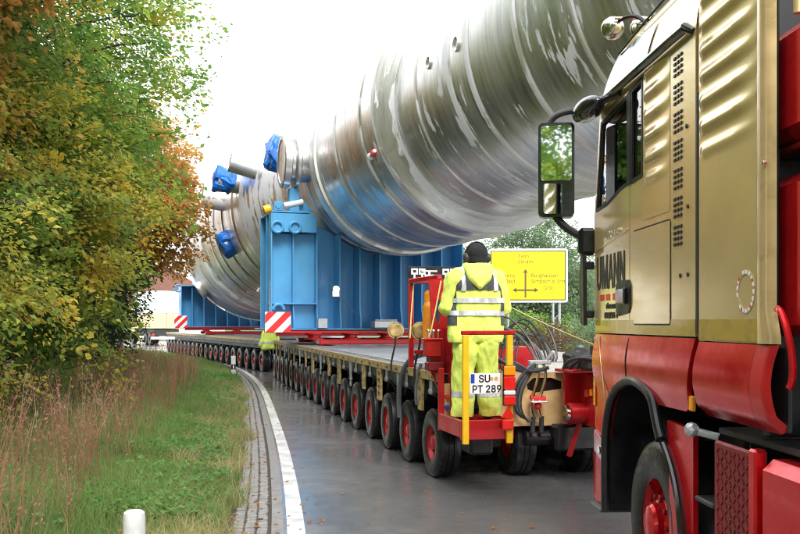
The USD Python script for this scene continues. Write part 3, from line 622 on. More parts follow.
# red turntable frames between trailer deck and cradle
def turntable(label, t, x0, x1, ys):
    o = np.array([.49, 22.7]) + VD * t
    b = thing('turntable_frame', label, 'support frame', (o[0], o[1], 0), VR, 'red frames under the cradles')
    part(b, 'cross_beam', G().box(x0, x1, -.95, -.55, 1.53, 1.60).box(x0, x1, -.78, -.72, 1.46, 1.53, .004), 'red_paint')
    part(b, 'cross_beam', G().box(x0, x1, .9, 1.3, 1.53, 1.60), 'red_paint')
    part(b, 'lower_frame', G().box(x0 + .9, x1 + .35, ys - .3, ys + .1, 1.262, 1.385, .015), 'red_paint')
    part(b, 'lower_frame', G().box(x0 + .9, x1 + .35, .9, 1.3, 1.262, 1.385, .015), 'red_paint')
    for x in np.linspace(x0 + 1.0, x1 - .1, 5):
        part(b, 'spool', G().rev([(0, 0), (.26, 0), (.26, .03), (.17, .05), (.17, .11), (.26, .13), (.26, .16), (0, .16)], (x, -.75, 1.375), (0, 0, 1), 20), 'red_paint')
    for x in (x0 + 1.3, x1 - .3): part(b, 'rail', G().box(x - .12, x + .12, ys + .12, .88, 1.262, 1.37), 'red_paint')
turntable('long red turntable frame beneath the near blue cradle', 3.2, -3.1, 1.9, -1.6)
turntable('red turntable frame beneath the far blue cradle', 25.0, -3.9, 3.0, -1.4)

# ------------------------------------------------------------------ modular trailers
def trailer(label, O, D, n, W, detail):
    D = np.array(D, float); D /= np.hypot(*D); rot = math.atan2(-D[0], D[1]); L = .45 + 1.27 * (n - 1) + .6
    t = thing('modular_trailer', label, 'trailer', (O[0], O[1], 0), rot, 'modular heavy trailers')
    part(t, 'deck', G().box(.06, W - .06, 0.02, L, .98, 1.222, .01), 'black')
    part(t, 'deck_surface', G().box(.05, W - .05, 0.0, L, 1.2225, 1.229, .002), 'deck_steel')
    r = np.random.default_rng(n)
    # the yellow side rail is a row of bolted plates
    ys = np.arange(0, L - .1, 1.27)
    for i, y in enumerate(ys):
        part(t, 'side_plate', G().box(-.005, .045, y + .012, min(y + 1.258, L), 1.128, 1.235, .006), 'ochre_worn')
        if detail:
            for b_ in (.3, .95): part(t, 'rail_bolt', G().cyl((-.006, y + b_, 1.18), (-.02, y + b_, 1.18), .018, 8), 'dark_steel', smooth=False)
    part(t, 'side_plate', G().box(W - .045, W + .005, 0, L, 1.128, 1.235, .006), 'ochre_worn')
    for x in (1.45, W - 1.45): part(t, 'spine', G().box(x - .22, x + .22, .1, L - .1, .70, .975, .02), 'dark_steel')
    part(t, 'underbody', G().box(.5, W - .5, .12, L - .12, .80, .972), 'black')
    for i in range(n):
        y = .45 + 1.27 * i
        for x in (0.0, .92, 1.75, 2.62, 3.22, 4.13)[: 6 if W > 4 else 4]:
            a = WHEEL if x == 0 else WHEEL_PLAIN
            refer(a, t, 'wheel', (x, y, .40), r.uniform(-.025, .025))
        if detail or i % 2 == 0:
            part(t, 'axle_arm', G().box(.36, .86, y - .1, y + .1, .33, .47, .02).bar((.6, y, .45), (.6, y - .35, .85), .16, .14), 'dark_steel')
        if detail:
            part(t, 'axle_arm', G().box(2.1, 2.6, y - .1, y + .1, .33, .47, .02).bar((2.35, y, .45), (2.35, y - .35, .85), .16, .14), 'dark_steel')
            # hanging brackets, valves and hoses under the rail
            k = i % 3
            if k == 0: part(t, 'hanger', G().prism(Polygon([(y + .38, 1.126), (y + .62, 1.126), (y + .60, .74), (y + .40, .74)]).difference(Point(y + .5, .86).buffer(.035)).difference(Point(y + .5, .98).buffer(.045)), .0, .03, 'yz'), 'ochre_worn')
            elif k == 1: part(t, 'hanger', G().prism(Polygon([(y + .42, 1.126), (y + .56, 1.126), (y + .52, .80), (y + .44, .80)]), .005, .03, 'yz').cyl((.02, y + .48, .79), (.02, y + .48, .70), .022, 8), 'galvanised')
            else:
                pl = sbox(y + .35, .66, y + .63, 1.126)
                for zz in np.arange(.72, 1.1, .10): pl = pl.difference(sbox(y + .42, zz, y + .56, zz + .06))
                part(t, 'hanger', G().prism(pl, .0, .03, 'yz'), 'ochre_worn')
            part(t, 'valve', G().cyl((.06, y + .15, 1.12), (.06, y + .15, 1.0), .03, 8).ball((.06, y + .15, .99), .045, sub=1), 'galvanised')
            part(t, 'brake_hose', G().tube([(.1, y + .2, 1.0), (.2, y + .1, .8), (.35, y + .05, .6)], .012, 5, smooth=7), 'hose')
    return t, rot, L
proto = UsdGeom.Scope.Define(stage, '/World/Looks')
def wheel_class(path, detail):
    stage.CreateClassPrim('/_wheels') if not stage.GetPrimAtPath('/_wheels') else None
    x = UsdGeom.Xform.Define(stage, path); p = str(x.GetPath())
    T = [(.20, .012), (.235, 0), (.33, -.004), (.375, .012), (.397, .035), (.40, .06), (.40, .10), (.388, .104), (.388, .116), (.40, .12), (.40, .16), (.388, .164), (.388, .176), (.40, .18), (.40, .225), (.385, .26), (.33, .285), (.235, .28), (.20, .268)]
    m_ = G().rev(T, (0, 0, 0), (1, 0, 0), 40).mesh(); usdkit.mesh(stage, p + '/tyre', m_, M['tyre_rubber'], smooth=35)
    m_ = G().rev([(.202, .02), (.215, .014), (.22, .022), (.205, .05), (.19, .08), (.14, .10), (.10, .06), (.085, .03), (.05, .02), (.0, .02)], (0, 0, 0), (1, 0, 0), 32).mesh()
    usdkit.mesh(stage, p + '/rim', m_, M['red_paint'], smooth=30)
    if detail:
        g = G()
        for k in range(8):
            a = k * PI / 4; g.cyl((.085, .15 * math.cos(a), .15 * math.sin(a)), (.06, .15 * math.cos(a), .15 * math.sin(a)), .016, 6)
        usdkit.mesh(stage, p + '/wheel_nuts', g.mesh(), M['dark_steel'])
    return p
stage.CreateClassPrim('/_wheels')
WHEEL = wheel_class('/_wheels/wheel', True); WHEEL_PLAIN = wheel_class('/_wheels/inner_wheel', False)
TO = (0.449, 10.551); TD = (-.2205, .9754)
tr, TROT, TL = trailer('near multi axle trailer with red rims and worn yellow side rail', TO, TD, 17, 4.4, True)
FO = (-4.95, 34.2); FD = (-.372, .928)
trailer('far multi axle trailer rounding the bend at the left', FO, FD, 20, 4.4, False)
def TP(x, y, z): return np.array([TO[0] + x * TD[1] + y * TD[0], TO[1] - x * TD[0] + y * TD[1], z])

# rear end of the near trailer
g = Polygon([(.52, .62), (2.05, .62), (2.05, 1.225), (.52, 1.225)])
hole = Polygon([(1.02, 1.10), (1.10, 1.17), (1.32, 1.17), (1.46, 1.12), (1.46, 1.04), (1.32, 1.02), (1.14, 1.00), (1.03, 1.04)])
part(tr, 'end_beam', G().prism(g.difference(hole), -.03, .03, 'xz'), 'tan_paint')
part(tr, 'end_beam', G().box(2.36, 4.35, -.03, .03, .62, 1.225), 'tan_paint')
part(tr, 'lamp_disc', G().cyl((.86, -.031, .93), (.86, -.055, .93), .085, 24), 'white_paint')
part(tr, 'load_mark', G().text('S', .10, (.835, -.056, .885), 'rear'), 'ink', smooth=False)
cp = thing
part(tr, 'control_panel', G().box(.0, .20, -.06, .06, .70, 1.12, .015), 'tan_paint')
for i, (x, z, mt_) in enumerate([(.06, .98, 'sign_red'), (.06, .86, 'plate_blue'), (.14, 1.0, 'sign_red'), (.14, .90, 'yellow_paint'), (.11, .80, 'sign_red'), (.15, .78, 'white_paint')]):
    part(tr, 'hose_coupling', G().cyl((x, -.061, z), (x, -.11, z), .026, 10), mt_)
part(tr, 'cross_member', G().box(.05, 4.35, .03, .12, .985, 1.22, .01), 'dark_steel')
# two round working lamps on stalks at the rail, seen from behind
for x, y in ((-.02, 2.2), (.0, .92)):
    k = node(tr, 'work_lamp')
    part(k, 'stalk', G().tube([(x + .02, y + .25, 1.0), (x - .02, y + .2, 1.25), (x, y + .1, 1.45), (x, y, 1.62)], .014, 7, smooth=10), 'dark_steel')
    part(k, 'lamp_shell', G().rev([(0, -.015), (.08, -.01), (.088, -.004), (.09, .004), (.112, .006), (.114, .03), (.0, .032)], (x, y, 1.70), (0.15, 1, .05), 22), 'ochre_worn')
part(tr, 'drain_hose', G().tube([(-.03, 1.9, .55), (-.04, 1.85, 1.0), (.0, 1.6, 1.28), (.15, 1.2, 1.42), (.35, .9, 1.46)], .035, 9, smooth=20), 'hose_grey')
part(tr, 'drain_hose', G().tube([(.02, .95, 1.30), (-.03, .97, 1.1), (-.03, .97, .80)], .02, 7, smooth=9), 'hose_grey')
part(tr, 'deck_cover', G().box(.25, 2.6, 2.6, 9.8, 1.231, 1.247, .004), 'galvanised', label='pale sheet lying on the deck behind the power pack')
# ------------------------------------------------------------------ power pack and operator's platform at the trailer's rear left corner
pk = thing('power_pack', 'red power pack frame with orange cylinder at the rear corner of the trailer', 'power pack', TP(0, 0, 0), TROT)
part(pk, 'frame_post', G().box(-.13, -.07, .95, 1.01, 1.26, 2.28), 'red_paint')
part(pk, 'frame_post', G().box(.62, .68, .95, 1.01, 1.26, 2.28), 'red_paint')
part(pk, 'frame_post', G().box(.62, .68, .15, .21, 1.26, 2.28), 'red_paint')
part(pk, 'top_bar', G().box(-.13, .68, .95, 1.01, 2.283, 2.34), 'red_paint')
part(pk, 'top_bar', G().bar((-.10, .94, 2.31), (.06, .24, 2.33), .06, .055), 'red_paint')
part(pk, 'low_bar', G().box(-.06, .61, .96, 1.0, 1.42, 1.47), 'red_paint')
pl = Polygon([(-.08, 2.30), (.14, 2.30), (.24, 2.1), (.26, .86), (.12, .86), (-.06, 1.24), (-.07, 1.5), (-.04, 1.75)])
ov = Polygon([(.03 + .035 * math.cos(a), 1.93 + .14 * math.sin(a)) for a in np.linspace(0, 2 * PI, 25)[:-1]])
part(pk, 'side_plate', G().prism(pl.difference(ov), .18, .22, 'xz'), 'red_paint')
part(pk, 'side_plate', G().box(.10, .16, -.10, .17, .66, 1.75), 'red_paint')
part(pk, 'housing', G().box(.2, .6, .3, .9, 1.25, 2.0, .03), 'dark_red')
part(pk, 'valve_block', G().box(-.16, .02, .0, .16, 1.42, 1.60, .01).box(-.18, .04, -.01, .17, 1.60, 1.63), 'red_paint')
part(pk, 'valve_block', G().box(-.14, .05, -.01, .15, 1.262, 1.36, .01), 'dark_red')
g = G()
for x in (-.13, -.07, -.01): g.cyl((x, .02, 1.63), (x, .02, 1.70), .012, 8).ball((x, .02, 1.71), .022, sub=1)
part(pk, 'levers', g, 'chrome')
part(pk, 'hydraulic_cylinder', G().rev([(0, 1.50), (.07, 1.5), (.075, 1.52), (.075, 1.98), (.06, 2.02), (.05, 2.05), (.055, 2.07), (.055, 2.15), (.03, 2.19), (0, 2.19)], (.03, .62, 0), (0, 0, 1), 24), 'orange_paint')
part(pk, 'cylinder_stem', G().cyl((.03, .62, 1.26), (.03, .62, 1.5), .03), 'dark_steel')
part(pk, 'strap', G().tube([(-.08, .93, 2.28), (-.14, .8, 1.9), (-.18, .7, 1.62)], .009, 5), 'rope')
part(pk, 'strap', G().tube([(.05, .14, 2.28), (-.02, .12, 1.95), (-.09, .1, 1.66)], .009, 5), 'rope')
part(pk, 'silencer', G().cyl((.46, .5, 2.0), (.46, .5, 2.28), .06), 'dark_steel')
bd = node(pk, 'axle_board')
part(bd, 'panel', G().box(-.10, .54, 1.1, 1.13, 2.285, 2.50, .004), 'black')
g = G()
def ring(x0, x1, z0, z1, w): g.prism(sbox(x0, z0, x1, z1).difference(sbox(x0 + w, z0 + w, x1 - w, z1 - w)), 1.094, 1.098, 'xz')
for o, sg in ((-.07, 1), (.51, -1)):
    for k in range(2):
        a = o + sg * (k * .095); ring(min(a, a + sg * .085), max(a, a + sg * .085), 2.40, 2.475, .022)
        g.prism(sbox(min(a + sg * .03, a + sg * .055), 2.33, max(a + sg * .03, a + sg * .055), 2.408), 1.094, 1.098, 'xz')
g.prism(sbox(.06, 2.435, .26, 2.452), 1.094, 1.098, 'xz'); g.prism(sbox(.145, 2.33, .175, 2.433), 1.094, 1.098, 'xz'); g.prism(sbox(.10, 2.38, .142, 2.40), 1.094, 1.098, 'xz'); g.prism(sbox(.178, 2.38, .22, 2.40), 1.094, 1.098, 'xz')
part(bd, 'axle_symbols', g, 'white_paint', smooth=False)
part(bd, 'board_stay', G().box(-.1, -.06, 1.131, 1.16, 2.0, 2.45).box(.4, .44, 1.131, 1.16, 2.0, 2.45), 'dark_steel')

op = thing('operator_platform', 'red and yellow standing platform hung behind the trailer with a number plate', 'platform', TP(0, 0, 0), TROT)
part(op, 'floor', G().box(.0, .50, -.92, -.08, .74, .775, .006), 'red_paint')
part(op, 'kick_plate', G().box(-.04, .53, -.965, -.925, .60, .80, .006), 'red_paint')
part(op, 'kick_plate', G().box(-.04, -.005, -.92, -.05, .62, .80, .006), 'red_paint')
part(op, 'kick_plate', G().box(.505, .53, -.92, -.05, .62, .80, .006), 'red_paint')
for x in (-.04, .465): part(op, 'carrier', G().box(x, x + .065, -.10, -.052, .60, 1.30), 'red_paint')
part(op, 'under_frame', G().box(.08, .44, -.86, -.08, .60, .735).box(.14, .40, -.7, -.3, .40, .60, .03), 'black')
for x in (.0, .472): part(op, 'rail_post', G().box(x - .032, x + .032, -1.015, -.97, .56, 1.675, .006), 'yellow_paint')
part(op, 'top_rail', G().box(-.045, .53, -1.018, -.968, 1.678, 1.722, .008), 'red_paint')
part(op, 'gate_post', G().box(.56, .61, -.10, -.05, .62, 1.9), 'red_paint')
np_ = node(op, 'number_plate', label='white number plate with blue strip')
part(np_, 'plate', G().box(.04, .36, -1.03, -1.018, 1.075, 1.285, .004), 'plate_white')
part(np_, 'blue_strip', G().box(.045, .085, -1.033, -1.030, 1.185, 1.28, .001), 'plate_blue')
part(np_, 'letters', G().text('SU', .072, (.125, -1.0305, 1.197), 'rear', sx=.95), 'ink', smooth=False)
part(np_, 'letters', G().text('PT 289', .072, (.055, -1.0305, 1.092), 'rear', sx=.92), 'ink', smooth=False)
part(np_, 'seal', G().cyl((.265, -1.0305, 1.23), (.265, -1.033, 1.23), .02, 16).cyl((.315, -1.0305, 1.23), (.315, -1.033, 1.23), .02, 16), 'tan_paint')
tl = node(op, 'tail_lamp', label='orange, red and white tail lamp block')
part(tl, 'housing', G().box(.385, .515, -1.045, -1.02, .95, 1.365, .01), 'black')
for nm, z0, z1, mt_ in (('amber_lens', 1.26, 1.36, 'amber'), ('brake_lens', 1.115, 1.255, 'lamp_red'), ('clear_lens', 1.06, 1.11, 'white_paint'), ('rear_lens', .955, 1.055, 'lamp_red')):
    part(tl, nm, G().box(.388, .512, -1.075, -1.046, z0, z1, .012), mt_)
rt = node(op, 'reflector')
part(rt, 'triangle', G().prism([(.37, .83), (.51, .83), (.44, .945)], -1.025, -1.045, 'xz'), 'lamp_red')
part(op, 'step_lamp', G().box(.38, .5, -1.05, -1.02, .70, .81, .02), 'lamp_red')

# ------------------------------------------------------------------ people
def hull(*sph): return m3.Manifold.batch_hull([m3.Manifold.sphere(r_, 20).translate(tuple(map(float, c_))) for c_, r_ in sph])
def fuse(parts, fine=.025, it=12, noise=0., ns=9., seed=0):
    m_ = parts[0]
    for q in parts[1:]: m_ = m_ + q
    me = m_.refine_to_length(fine).to_mesh(); t = trimesh.Trimesh(me.vert_properties[:, :3], me.tri_verts, process=True)
    trimesh.smoothing.filter_taubin(t, iterations=it)
    if noise:
        v = np.array(t.vertices); n_ = np.array(t.vertex_normals); t.vertices = v + n_ * ((meshkit.fbm(v * [ns, ns, ns * .45], 3, seed) - .5) * noise)[:, None]
    return t
def cut(t, planes, off):
    for o_, n_ in planes: t = t.slice_plane(o_, n_)
    t.vertices = np.array(t.vertices) + np.array(t.vertex_normals) * off
    return t
p = thing('person', 'worker in yellow hi-vis suit, dark vest and black cap standing on the rear platform', 'person', TP(.235, -.60, .776), TROT - .03)
sh, hz = 1.49, 1.72
J = {'hipL': (-.10, 0, .96), 'hipR': (.10, 0, .96), 'knL': (-.12, .03, .52), 'knR': (.12, .03, .52), 'anL': (-.13, -.01, .09), 'anR': (.13, -.01, .09),
     'shL': (-.21, 0, sh), 'shR': (.21, 0, sh), 'elL': (-.32, .03, 1.19), 'elR': (.32, .03, 1.19), 'wrL': (-.17, .27, 1.12), 'wrR': (.17, .27, 1.12)}
hd = np.array([.015, .03, hz])
B = [hull(((0, 0, 1.0), .13), ((0, 0, 1.25), .13)), hull(((0, 0, 1.25), .13), ((-.13, 0, 1.43), .10), ((.13, 0, 1.43), .10)), hull(((0, 0, 1.45), .075), ((0, .01, 1.60), .058)),
     hull((hd + [0, -.015, .02], .094), (hd + [0, .02, .03], .088), (hd + [0, .045, -.09], .045)),
     hull((hd + [0, .10, .0], .012), (hd + [0, .118, -.025], .016), (hd + [0, .09, .02], .012)), hull((hd + [-.02, .093, -.065], .012), (hd + [.02, .093, -.065], .012)), hull((hd + [-.095, 0, 0], .014), (hd + [-.095, -.005, .03], .018)), hull((hd + [.095, 0, 0], .014), (hd + [.095, -.005, .03], .018))]
for s_ in 'LR':
    B += [hull((J['hip' + s_], .10), (J['kn' + s_], .062)), hull((J['kn' + s_], .06), (J['an' + s_], .042)), hull((J['sh' + s_], .075), (J['el' + s_], .048)), hull((J['el' + s_], .047), (J['wr' + s_], .032)), hull((J['an' + s_], .045), (np.array(J['an' + s_]) + [0, .16, -.05], .035))]
    w_ = np.array(J['wr' + s_]); k = 1 if s_ == 'L' else -1         # hands closed on the control box
    B.append(hull((w_, .028), (w_ + [k * .015, .07, -.005], .026), (w_ + [k * .02, .075, .03], .02), (w_ + [k * .02, .075, -.04], .02)))
    for q, (dz, ln) in enumerate([(.036, .036), (.012, .042), (-.012, .038), (-.036, .030)]):
        a_ = w_ + [k * .02, .085, dz]; b_ = a_ + [k * .01, ln, 0]; c_ = b_ + [k * .03, .008, -.004]
        B += [hull((a_, .0105), (b_, .0095)), hull((b_, .0095), (c_, .0085))]
    B += [hull((w_ + [k * .015, .035, .03], .013), (w_ + [k * .045, .065, .05], .011)), hull((w_ + [k * .045, .065, .05], .011), (w_ + [k * .075, .085, .045], .0095))]
body = part(p, 'body', fuse(B, .012, 8), 'skin', smooth=True)
part(p, 'eyes', G().ball(hd + [-.032, .098, .025], .012, sub=1).ball(hd + [.032, .098, .025], .012, sub=1), 'white_paint', smooth=True)
TR = []
for s_, k in (('L', -1), ('R', 1)):
    TR += [hull(((k * .10, 0, .98), .155), ((k * .13, .02, .52), .118)), hull(((k * .13, .02, .54), .118), ((k * .145, -.005, .13), .115)), hull(((k * .145, -.005, .14), .115), ((k * .145, .005, .07), .12))]
trou = fuse(TR, .022, 7, .085, 10., 3)
part(p, 'trousers', trou.slice_plane((0, 0, .035), (0, 0, 1)), 'hivis', smooth=True)
part(p, 'leg_band', cut(trou.copy(), [((0, 0, .24), (0, 0, 1)), ((0, 0, .30), (0, 0, -1))], .004), 'reflective', smooth=True)
part(p, 'boots', fuse([hull(((k * .14, -.03, .06), .055), ((k * .15, .16, .045), .045), ((k * .14, -.03, .14), .06)) for k in (-1, 1)], .02, 6), 'black', smooth=True)
JK = [hull(((-.14, 0, 1.42), .135), ((.14, 0, 1.42), .135), ((-.17, 0, 1.0), .135), ((.17, 0, 1.0), .135)), hull(((-.17, 0, 1.0), .135), ((.17, 0, 1.0), .135), ((-.175, 0, .88), .135), ((.175, 0, .88), .135)),
      hull(((-.05, -.01, 1.56), .085), ((.05, -.01, 1.56), .085), ((-.2, 0, 1.47), .085), ((.2, 0, 1.47), .085))]
for s_ in 'LR': JK += [hull((J['sh' + s_], .118), (J['el' + s_], .094)), hull((J['el' + s_], .094), (np.array(J['wr' + s_]) + [0, -.04, .01], .062))]
jk = fuse(JK, .02, 7, .085, 9., 7)
jk = jk.slice_plane((0, 0, .82), (0, 0, 1))
part(p, 'jacket', jk, 'hivis', smooth=True)
core = fuse(JK[:3], .018, 7, .085, 9., 7)
def wide(z0, z1, off, x0=-1., x1=1.): return cut(core.copy(), [((0, 0, z0), (0, 0, 1)), ((0, 0, z1), (0, 0, -1)), ((x0, 0, 0), (1, 0, 0)), ((x1, 0, 0), (-1, 0, 0))], off)
part(p, 'vest_yoke', wide(1.37, 1.64, .010, -.265, .265), 'vest_grey', smooth=True)
for z in (1.10, 1.235): part(p, 'reflective_band', wide(z, z + .052, .014), 'reflective', smooth=True)
for x in (-.19, .15): part(p, 'shoulder_band', wide(1.36, 1.62, .016, x, x + .045), 'reflective', smooth=True)
for x0, x1 in ((-.6, -.235), (.235, .6)): part(p, 'vest_side', wide(1.0, 1.37, .007, x0, x1), 'vest_grey', smooth=True)
sl = [cut(fuse(JK[3 + 2 * i:5 + 2 * i], .018, 8, .04, 8., 7), [((0, .10, 1.0), (-.55 * sg * 0, .97, -.2)), ((0, .155, 1.0), (0, -.97, .2))], .007) for i, sg in ((0, -1), (1, 1))]
for q in sl:
    if len(q.faces): part(p, 'sleeve_band', q, 'reflective', smooth=True)
hood = fuse([hull(((-.10, -.10, 1.60), .06), ((.10, -.10, 1.60), .06), ((-.07, -.14, 1.50), .055), ((.07, -.14, 1.50), .055), ((0, -.15, 1.42), .045)), hull(((-.11, -.02, 1.62), .05), ((-.10, -.10, 1.60), .055)), hull(((.11, -.02, 1.62), .05), ((.10, -.10, 1.60), .055)), hull(((-.10, -.09, 1.60), .06), ((.10, -.09, 1.60), .06))], .016, 10, .035, 12., 4)
part(p, 'hood', hood, 'hivis', smooth=True)
capm = fuse([hull((hd + [0, -.015, .035], .112), (hd + [0, .015, .06], .105)), hull((hd + [0, -.03, -.03], .098), (hd + [0, -.01, .03], .11))], .014, 8).slice_plane(tuple(hd + [0, .02, -.02]), tuple(unit(np.array([0, -.55, .8]))))
part(p, 'knitted_cap', capm, 'cap_black', smooth=True)
em = node(p, 'ear_defenders')
for k in (-1, 1):
    part(em, 'ear_cup', G().rev([(0, .0), (.040, .0), (.050, .012), (.050, .035), (.036, .05), (0, .052)], hd + [k * .098, -.01, .0], (k, 0, 0), 20), 'dark_steel')
    part(em, 'cushion', G().rev([(.03, -.012), (.044, -.008), (.044, .004), (.03, .006)], hd + [k * .098, -.01, .0], (k, 0, 0), 20), 'hose_grey')
th = np.linspace(0, PI, 17); part(em, 'headband', G().tube(np.stack([hd[0] + .124 * np.cos(th), 0 * th + hd[1] + .01, hd[2] + .02 + .152 * np.sin(th)], 1), .009, 6), 'black')
co = thing('control_box', 'small black and yellow remote control box held by the worker', 'remote control', TP(.24, -.60, .776), TROT - .03)
part(co, 'case', G().box(-.15, .15, .32, .46, 1.06, 1.16, .02), 'black')
part(co, 'panel', G().box(-.13, .13, .335, .445, 1.161, 1.168, .003), 'yellow_paint')
part(co, 'joysticks', G().cyl((-.07, .39, 1.165), (-.07, .39, 1.22), .009, 8).ball((-.07, .39, 1.22), .016, sub=1).cyl((.07, .39, 1.165), (.07, .39, 1.22), .009, 8).ball((.07, .39, 1.22), .016, sub=1), 'black')
# hi-vis jacket hung on the front corner of the near trailer
hj = thing('hanging_jacket', 'bright yellow green hi-vis jacket hung on the trailer rail near the far wheels', 'jacket', TP(-.12, 20.9, 0), TROT)
t_ = fuse([hull(((-.16, 0, 1.5), .07), ((.16, 0, 1.5), .07), ((-.2, 0, 1.0), .08), ((.2, 0, 1.0), .08)), hull(((-.18, 0, 1.48), .08), ((-.3, -.02, 1.08), .07)), hull(((.18, 0, 1.48), .08), ((.3, -.02, 1.08), .07))], .04, 8, .09, 7., 2)
part(hj, 'cloth', t_, 'hivis', smooth=True)
part(hj, 'reflective_band', cut(t_.copy(), [((0, 0, 1.12), (0, 0, 1)), ((0, 0, 1.18), (0, 0, -1))], .006), 'reflective', smooth=True)

# ------------------------------------------------------------------ coupling between trailer and truck, with its hoses
cu = thing('coupling_frame', 'red steel coupling with amber reflector between trailer and truck', 'coupling', TP(0, 0, 0), TROT)
part(cu, 'neck', G().prism([(-.02, .66), (-.02, 1.24), (-.5, 1.24), (-1.3, 1.02), (-2.9, .98), (-2.9, .66)], 1.55, 2.1, 'yz'), 'red_paint')
part(cu, 'top_flange', G().box(1.36, 2.3, -.55, -.02, 1.244, 1.28), 'red_paint')
part(cu, 'front_plate', G().prism(sbox(1.38, .66, 2.3, 1.24).difference(sbox(1.80, .98, 2.1, 1.14)), -.27, -.23, 'xz'), 'red_paint')
part(cu, 'drive_unit', G().box(1.3, 2.3, -.2, .1, .34, .64, .03).cyl((1.0, .0, .48), (1.3, .0, .48), .09), 'black')
part(cu, 'pump', G().box(1.42, 1.7, -.85, -.55, 1.285, 1.44, .03).cyl((1.56, -.7, 1.44), (1.56, -.7, 1.56), .06), 'dark_steel')
part(cu, 'gusset', G().prism([(1.36, 1.24), (1.55, 1.24), (1.55, .68)], -.30, -.26, 'xz'), 'red_paint')
part(cu, 'bracket', G().box(1.50, 2.2, -.62, -.52, .98, 1.08).box(1.62, 2.2, -.62, -.53, 1.06, 1.16), 'red_paint')
part(cu, 'cross_tube', G().cyl((1.35, -.45, .80), (2.3, -.45, .80), .115, 20), 'red_paint')
part(cu, 'tube_cap', G().cyl((1.30, -.45, .80), (1.35, -.45, .80), .09, 18), 'chrome')
part(cu, 'reflector', G().box(1.52, 1.62, -.64, -.622, 1.0, 1.075, .004), 'amber')
part(cu, 'leg', G().bar((1.52, -.4, .72), (1.42, -.3, .30), .07, .05), 'red_paint')
part(cu, 'deck_box', G().box(.75, 1.50, .9, 1.6, 1.232, 1.50, .02), 'red_paint')
part(cu, 'grille', G().box(.86, 1.16, .88, .94, 1.505, 1.545, .006), 'black')
g = G()
for x in (1.08, 1.17): g.tube([(x, -.12, 1.36), (x + .02, -.16, 1.15), (x - .04, -.15, .95), (x - .02, -.13, .72)], .018, 7, smooth=9)
part(cu, 'air_lines', g, 'chrome')
part(cu, 'air_coupling', G().cyl((1.06, -.13, .74), (1.05, -.13, .55), .028, 10).cyl((1.16, -.13, .74), (1.155, -.13, .55), .028, 10), 'dark_steel')
part(cu, 'coupling_head', G().cyl((1.02, -.14, .96), (1.2, -.14, .94), .03, 10).ball((1.11, -.14, .86), .045, sub=1), 'sign_red')
part(cu, 'coupling_head', G().box(1.0, 1.26, -.18, -.10, 1.33, 1.38, .01).bar((1.2, -.14, 1.36), (1.28, -.2, 1.48), .05, .04), 'galvanised')
part(cu, 'handle', G().box(1.02, 1.2, -.22, -.10, .90, .915), 'white_paint')
hs = thing('hydraulic_hoses', 'bunch of black hoses looping over the coupling beside the worker', 'hoses', TP(0, 0, 0), TROT)
rr = np.random.default_rng(12)
for k in range(9):
    x0 = .62 + .04 * k; a = np.array([x0, .5 - .05 * k, 1.25]); e = np.array([1.1 + .03 * k, -.1, 1.36]); m_ = np.array([.75 + .06 * k, .2, 1.75 + .12 * math.sin(k * 1.7)])
    part(hs, 'hose', G().tube([a, (a + m_) / 2 + [-.06, 0, .10], m_, (m_ + e) / 2 + [.06, 0, .06], e], .012 if k % 3 else .017, 7, smooth=18), 'hose' if k % 3 else 'hose_grey')
for k in range(4):
    part(hs, 'hose', G().tube([(.50, -.5 + .05 * k, 1.42 - .02 * k), (.75, -.35, 1.30 + .02 * k), (1.0, -.2, 1.26), (1.2, -.25, 1.30)], .022, 8, smooth=14), 'hose')
for k in range(6):
    part(hs, 'hose', G().tube([(1.12, -.12, 1.36), (.98 - .03 * k, -.14 - .02 * k, 1.15), (.90 - .02 * k, -.15, .9), (1.0 + .02 * k, -.14, .68)], .012, 6, smooth=14), 'hose_grey' if k % 2 else 'hose')
for k in range(7):
    q = rr.uniform(-.1, .1, 3); part(hs, 'hose', G().tube([(1.25 + .08 * k, -.55, 1.30), (1.3 + .09 * k, -.7, 1.40 + .06 * rr.uniform()), (1.5 + .08 * k, -.9, 1.42 + q[2] * .4), (1.62 + .07 * k, -1.1, 1.30)], .02, 7, smooth=12), 'hose')
def lump(name, label, cat, x, y, z, sc, mt_, seed):
    t_ = trimesh.creation.icosphere(4, 1.0); v = np.array(t_.vertices); v = v * (1 + .5 * (meshkit.fbm(v * 2.2, 4, seed)[:, None] - .5)) * sc; v[:, 2] = np.maximum(v[:, 2], -sc[2] * .55)
    o = TP(x, y, z + sc[2] * .55); b = thing(name, label, cat, o, TROT); part(b, 'cloth', (v, t_.faces), mt_, smooth=True)
    part(b, 'tie', G().rev([(.03, 0), (.05, .02), (.03, .05)], (0, 0, sc[2] * .9), (0, 0, 1), 10), 'hose_grey'); return b
lump('sack', 'crumpled white sack lying on the red coupling', 'sack', 1.95, -.35, 1.282, np.array([.20, .16, .10]), 'sack', 3)
lump('bag', 'black bag behind the white sack on the coupling', 'bag', 1.62, -.15, 1.282, np.array([.20, .16, .15]), 'bag_black', 4)
lump('bag', 'second dark bag right of the white sack near the truck', 'bag', 2.1, -.05, 1.282, np.array([.18, .16, .16]), 'bag_black', 6)
rp = thing('lashing_rope', 'thin yellow rope running from the worker across to the truck', 'rope', (0, 0, 0))
pts = np.array([(1.12, 9.4, 1.95), (1.55, 9.0, 1.72), (1.95, 8.2, 1.52)]); part(rp, 'strand', G().tube(pts, .007, 5, smooth=10), 'rope')

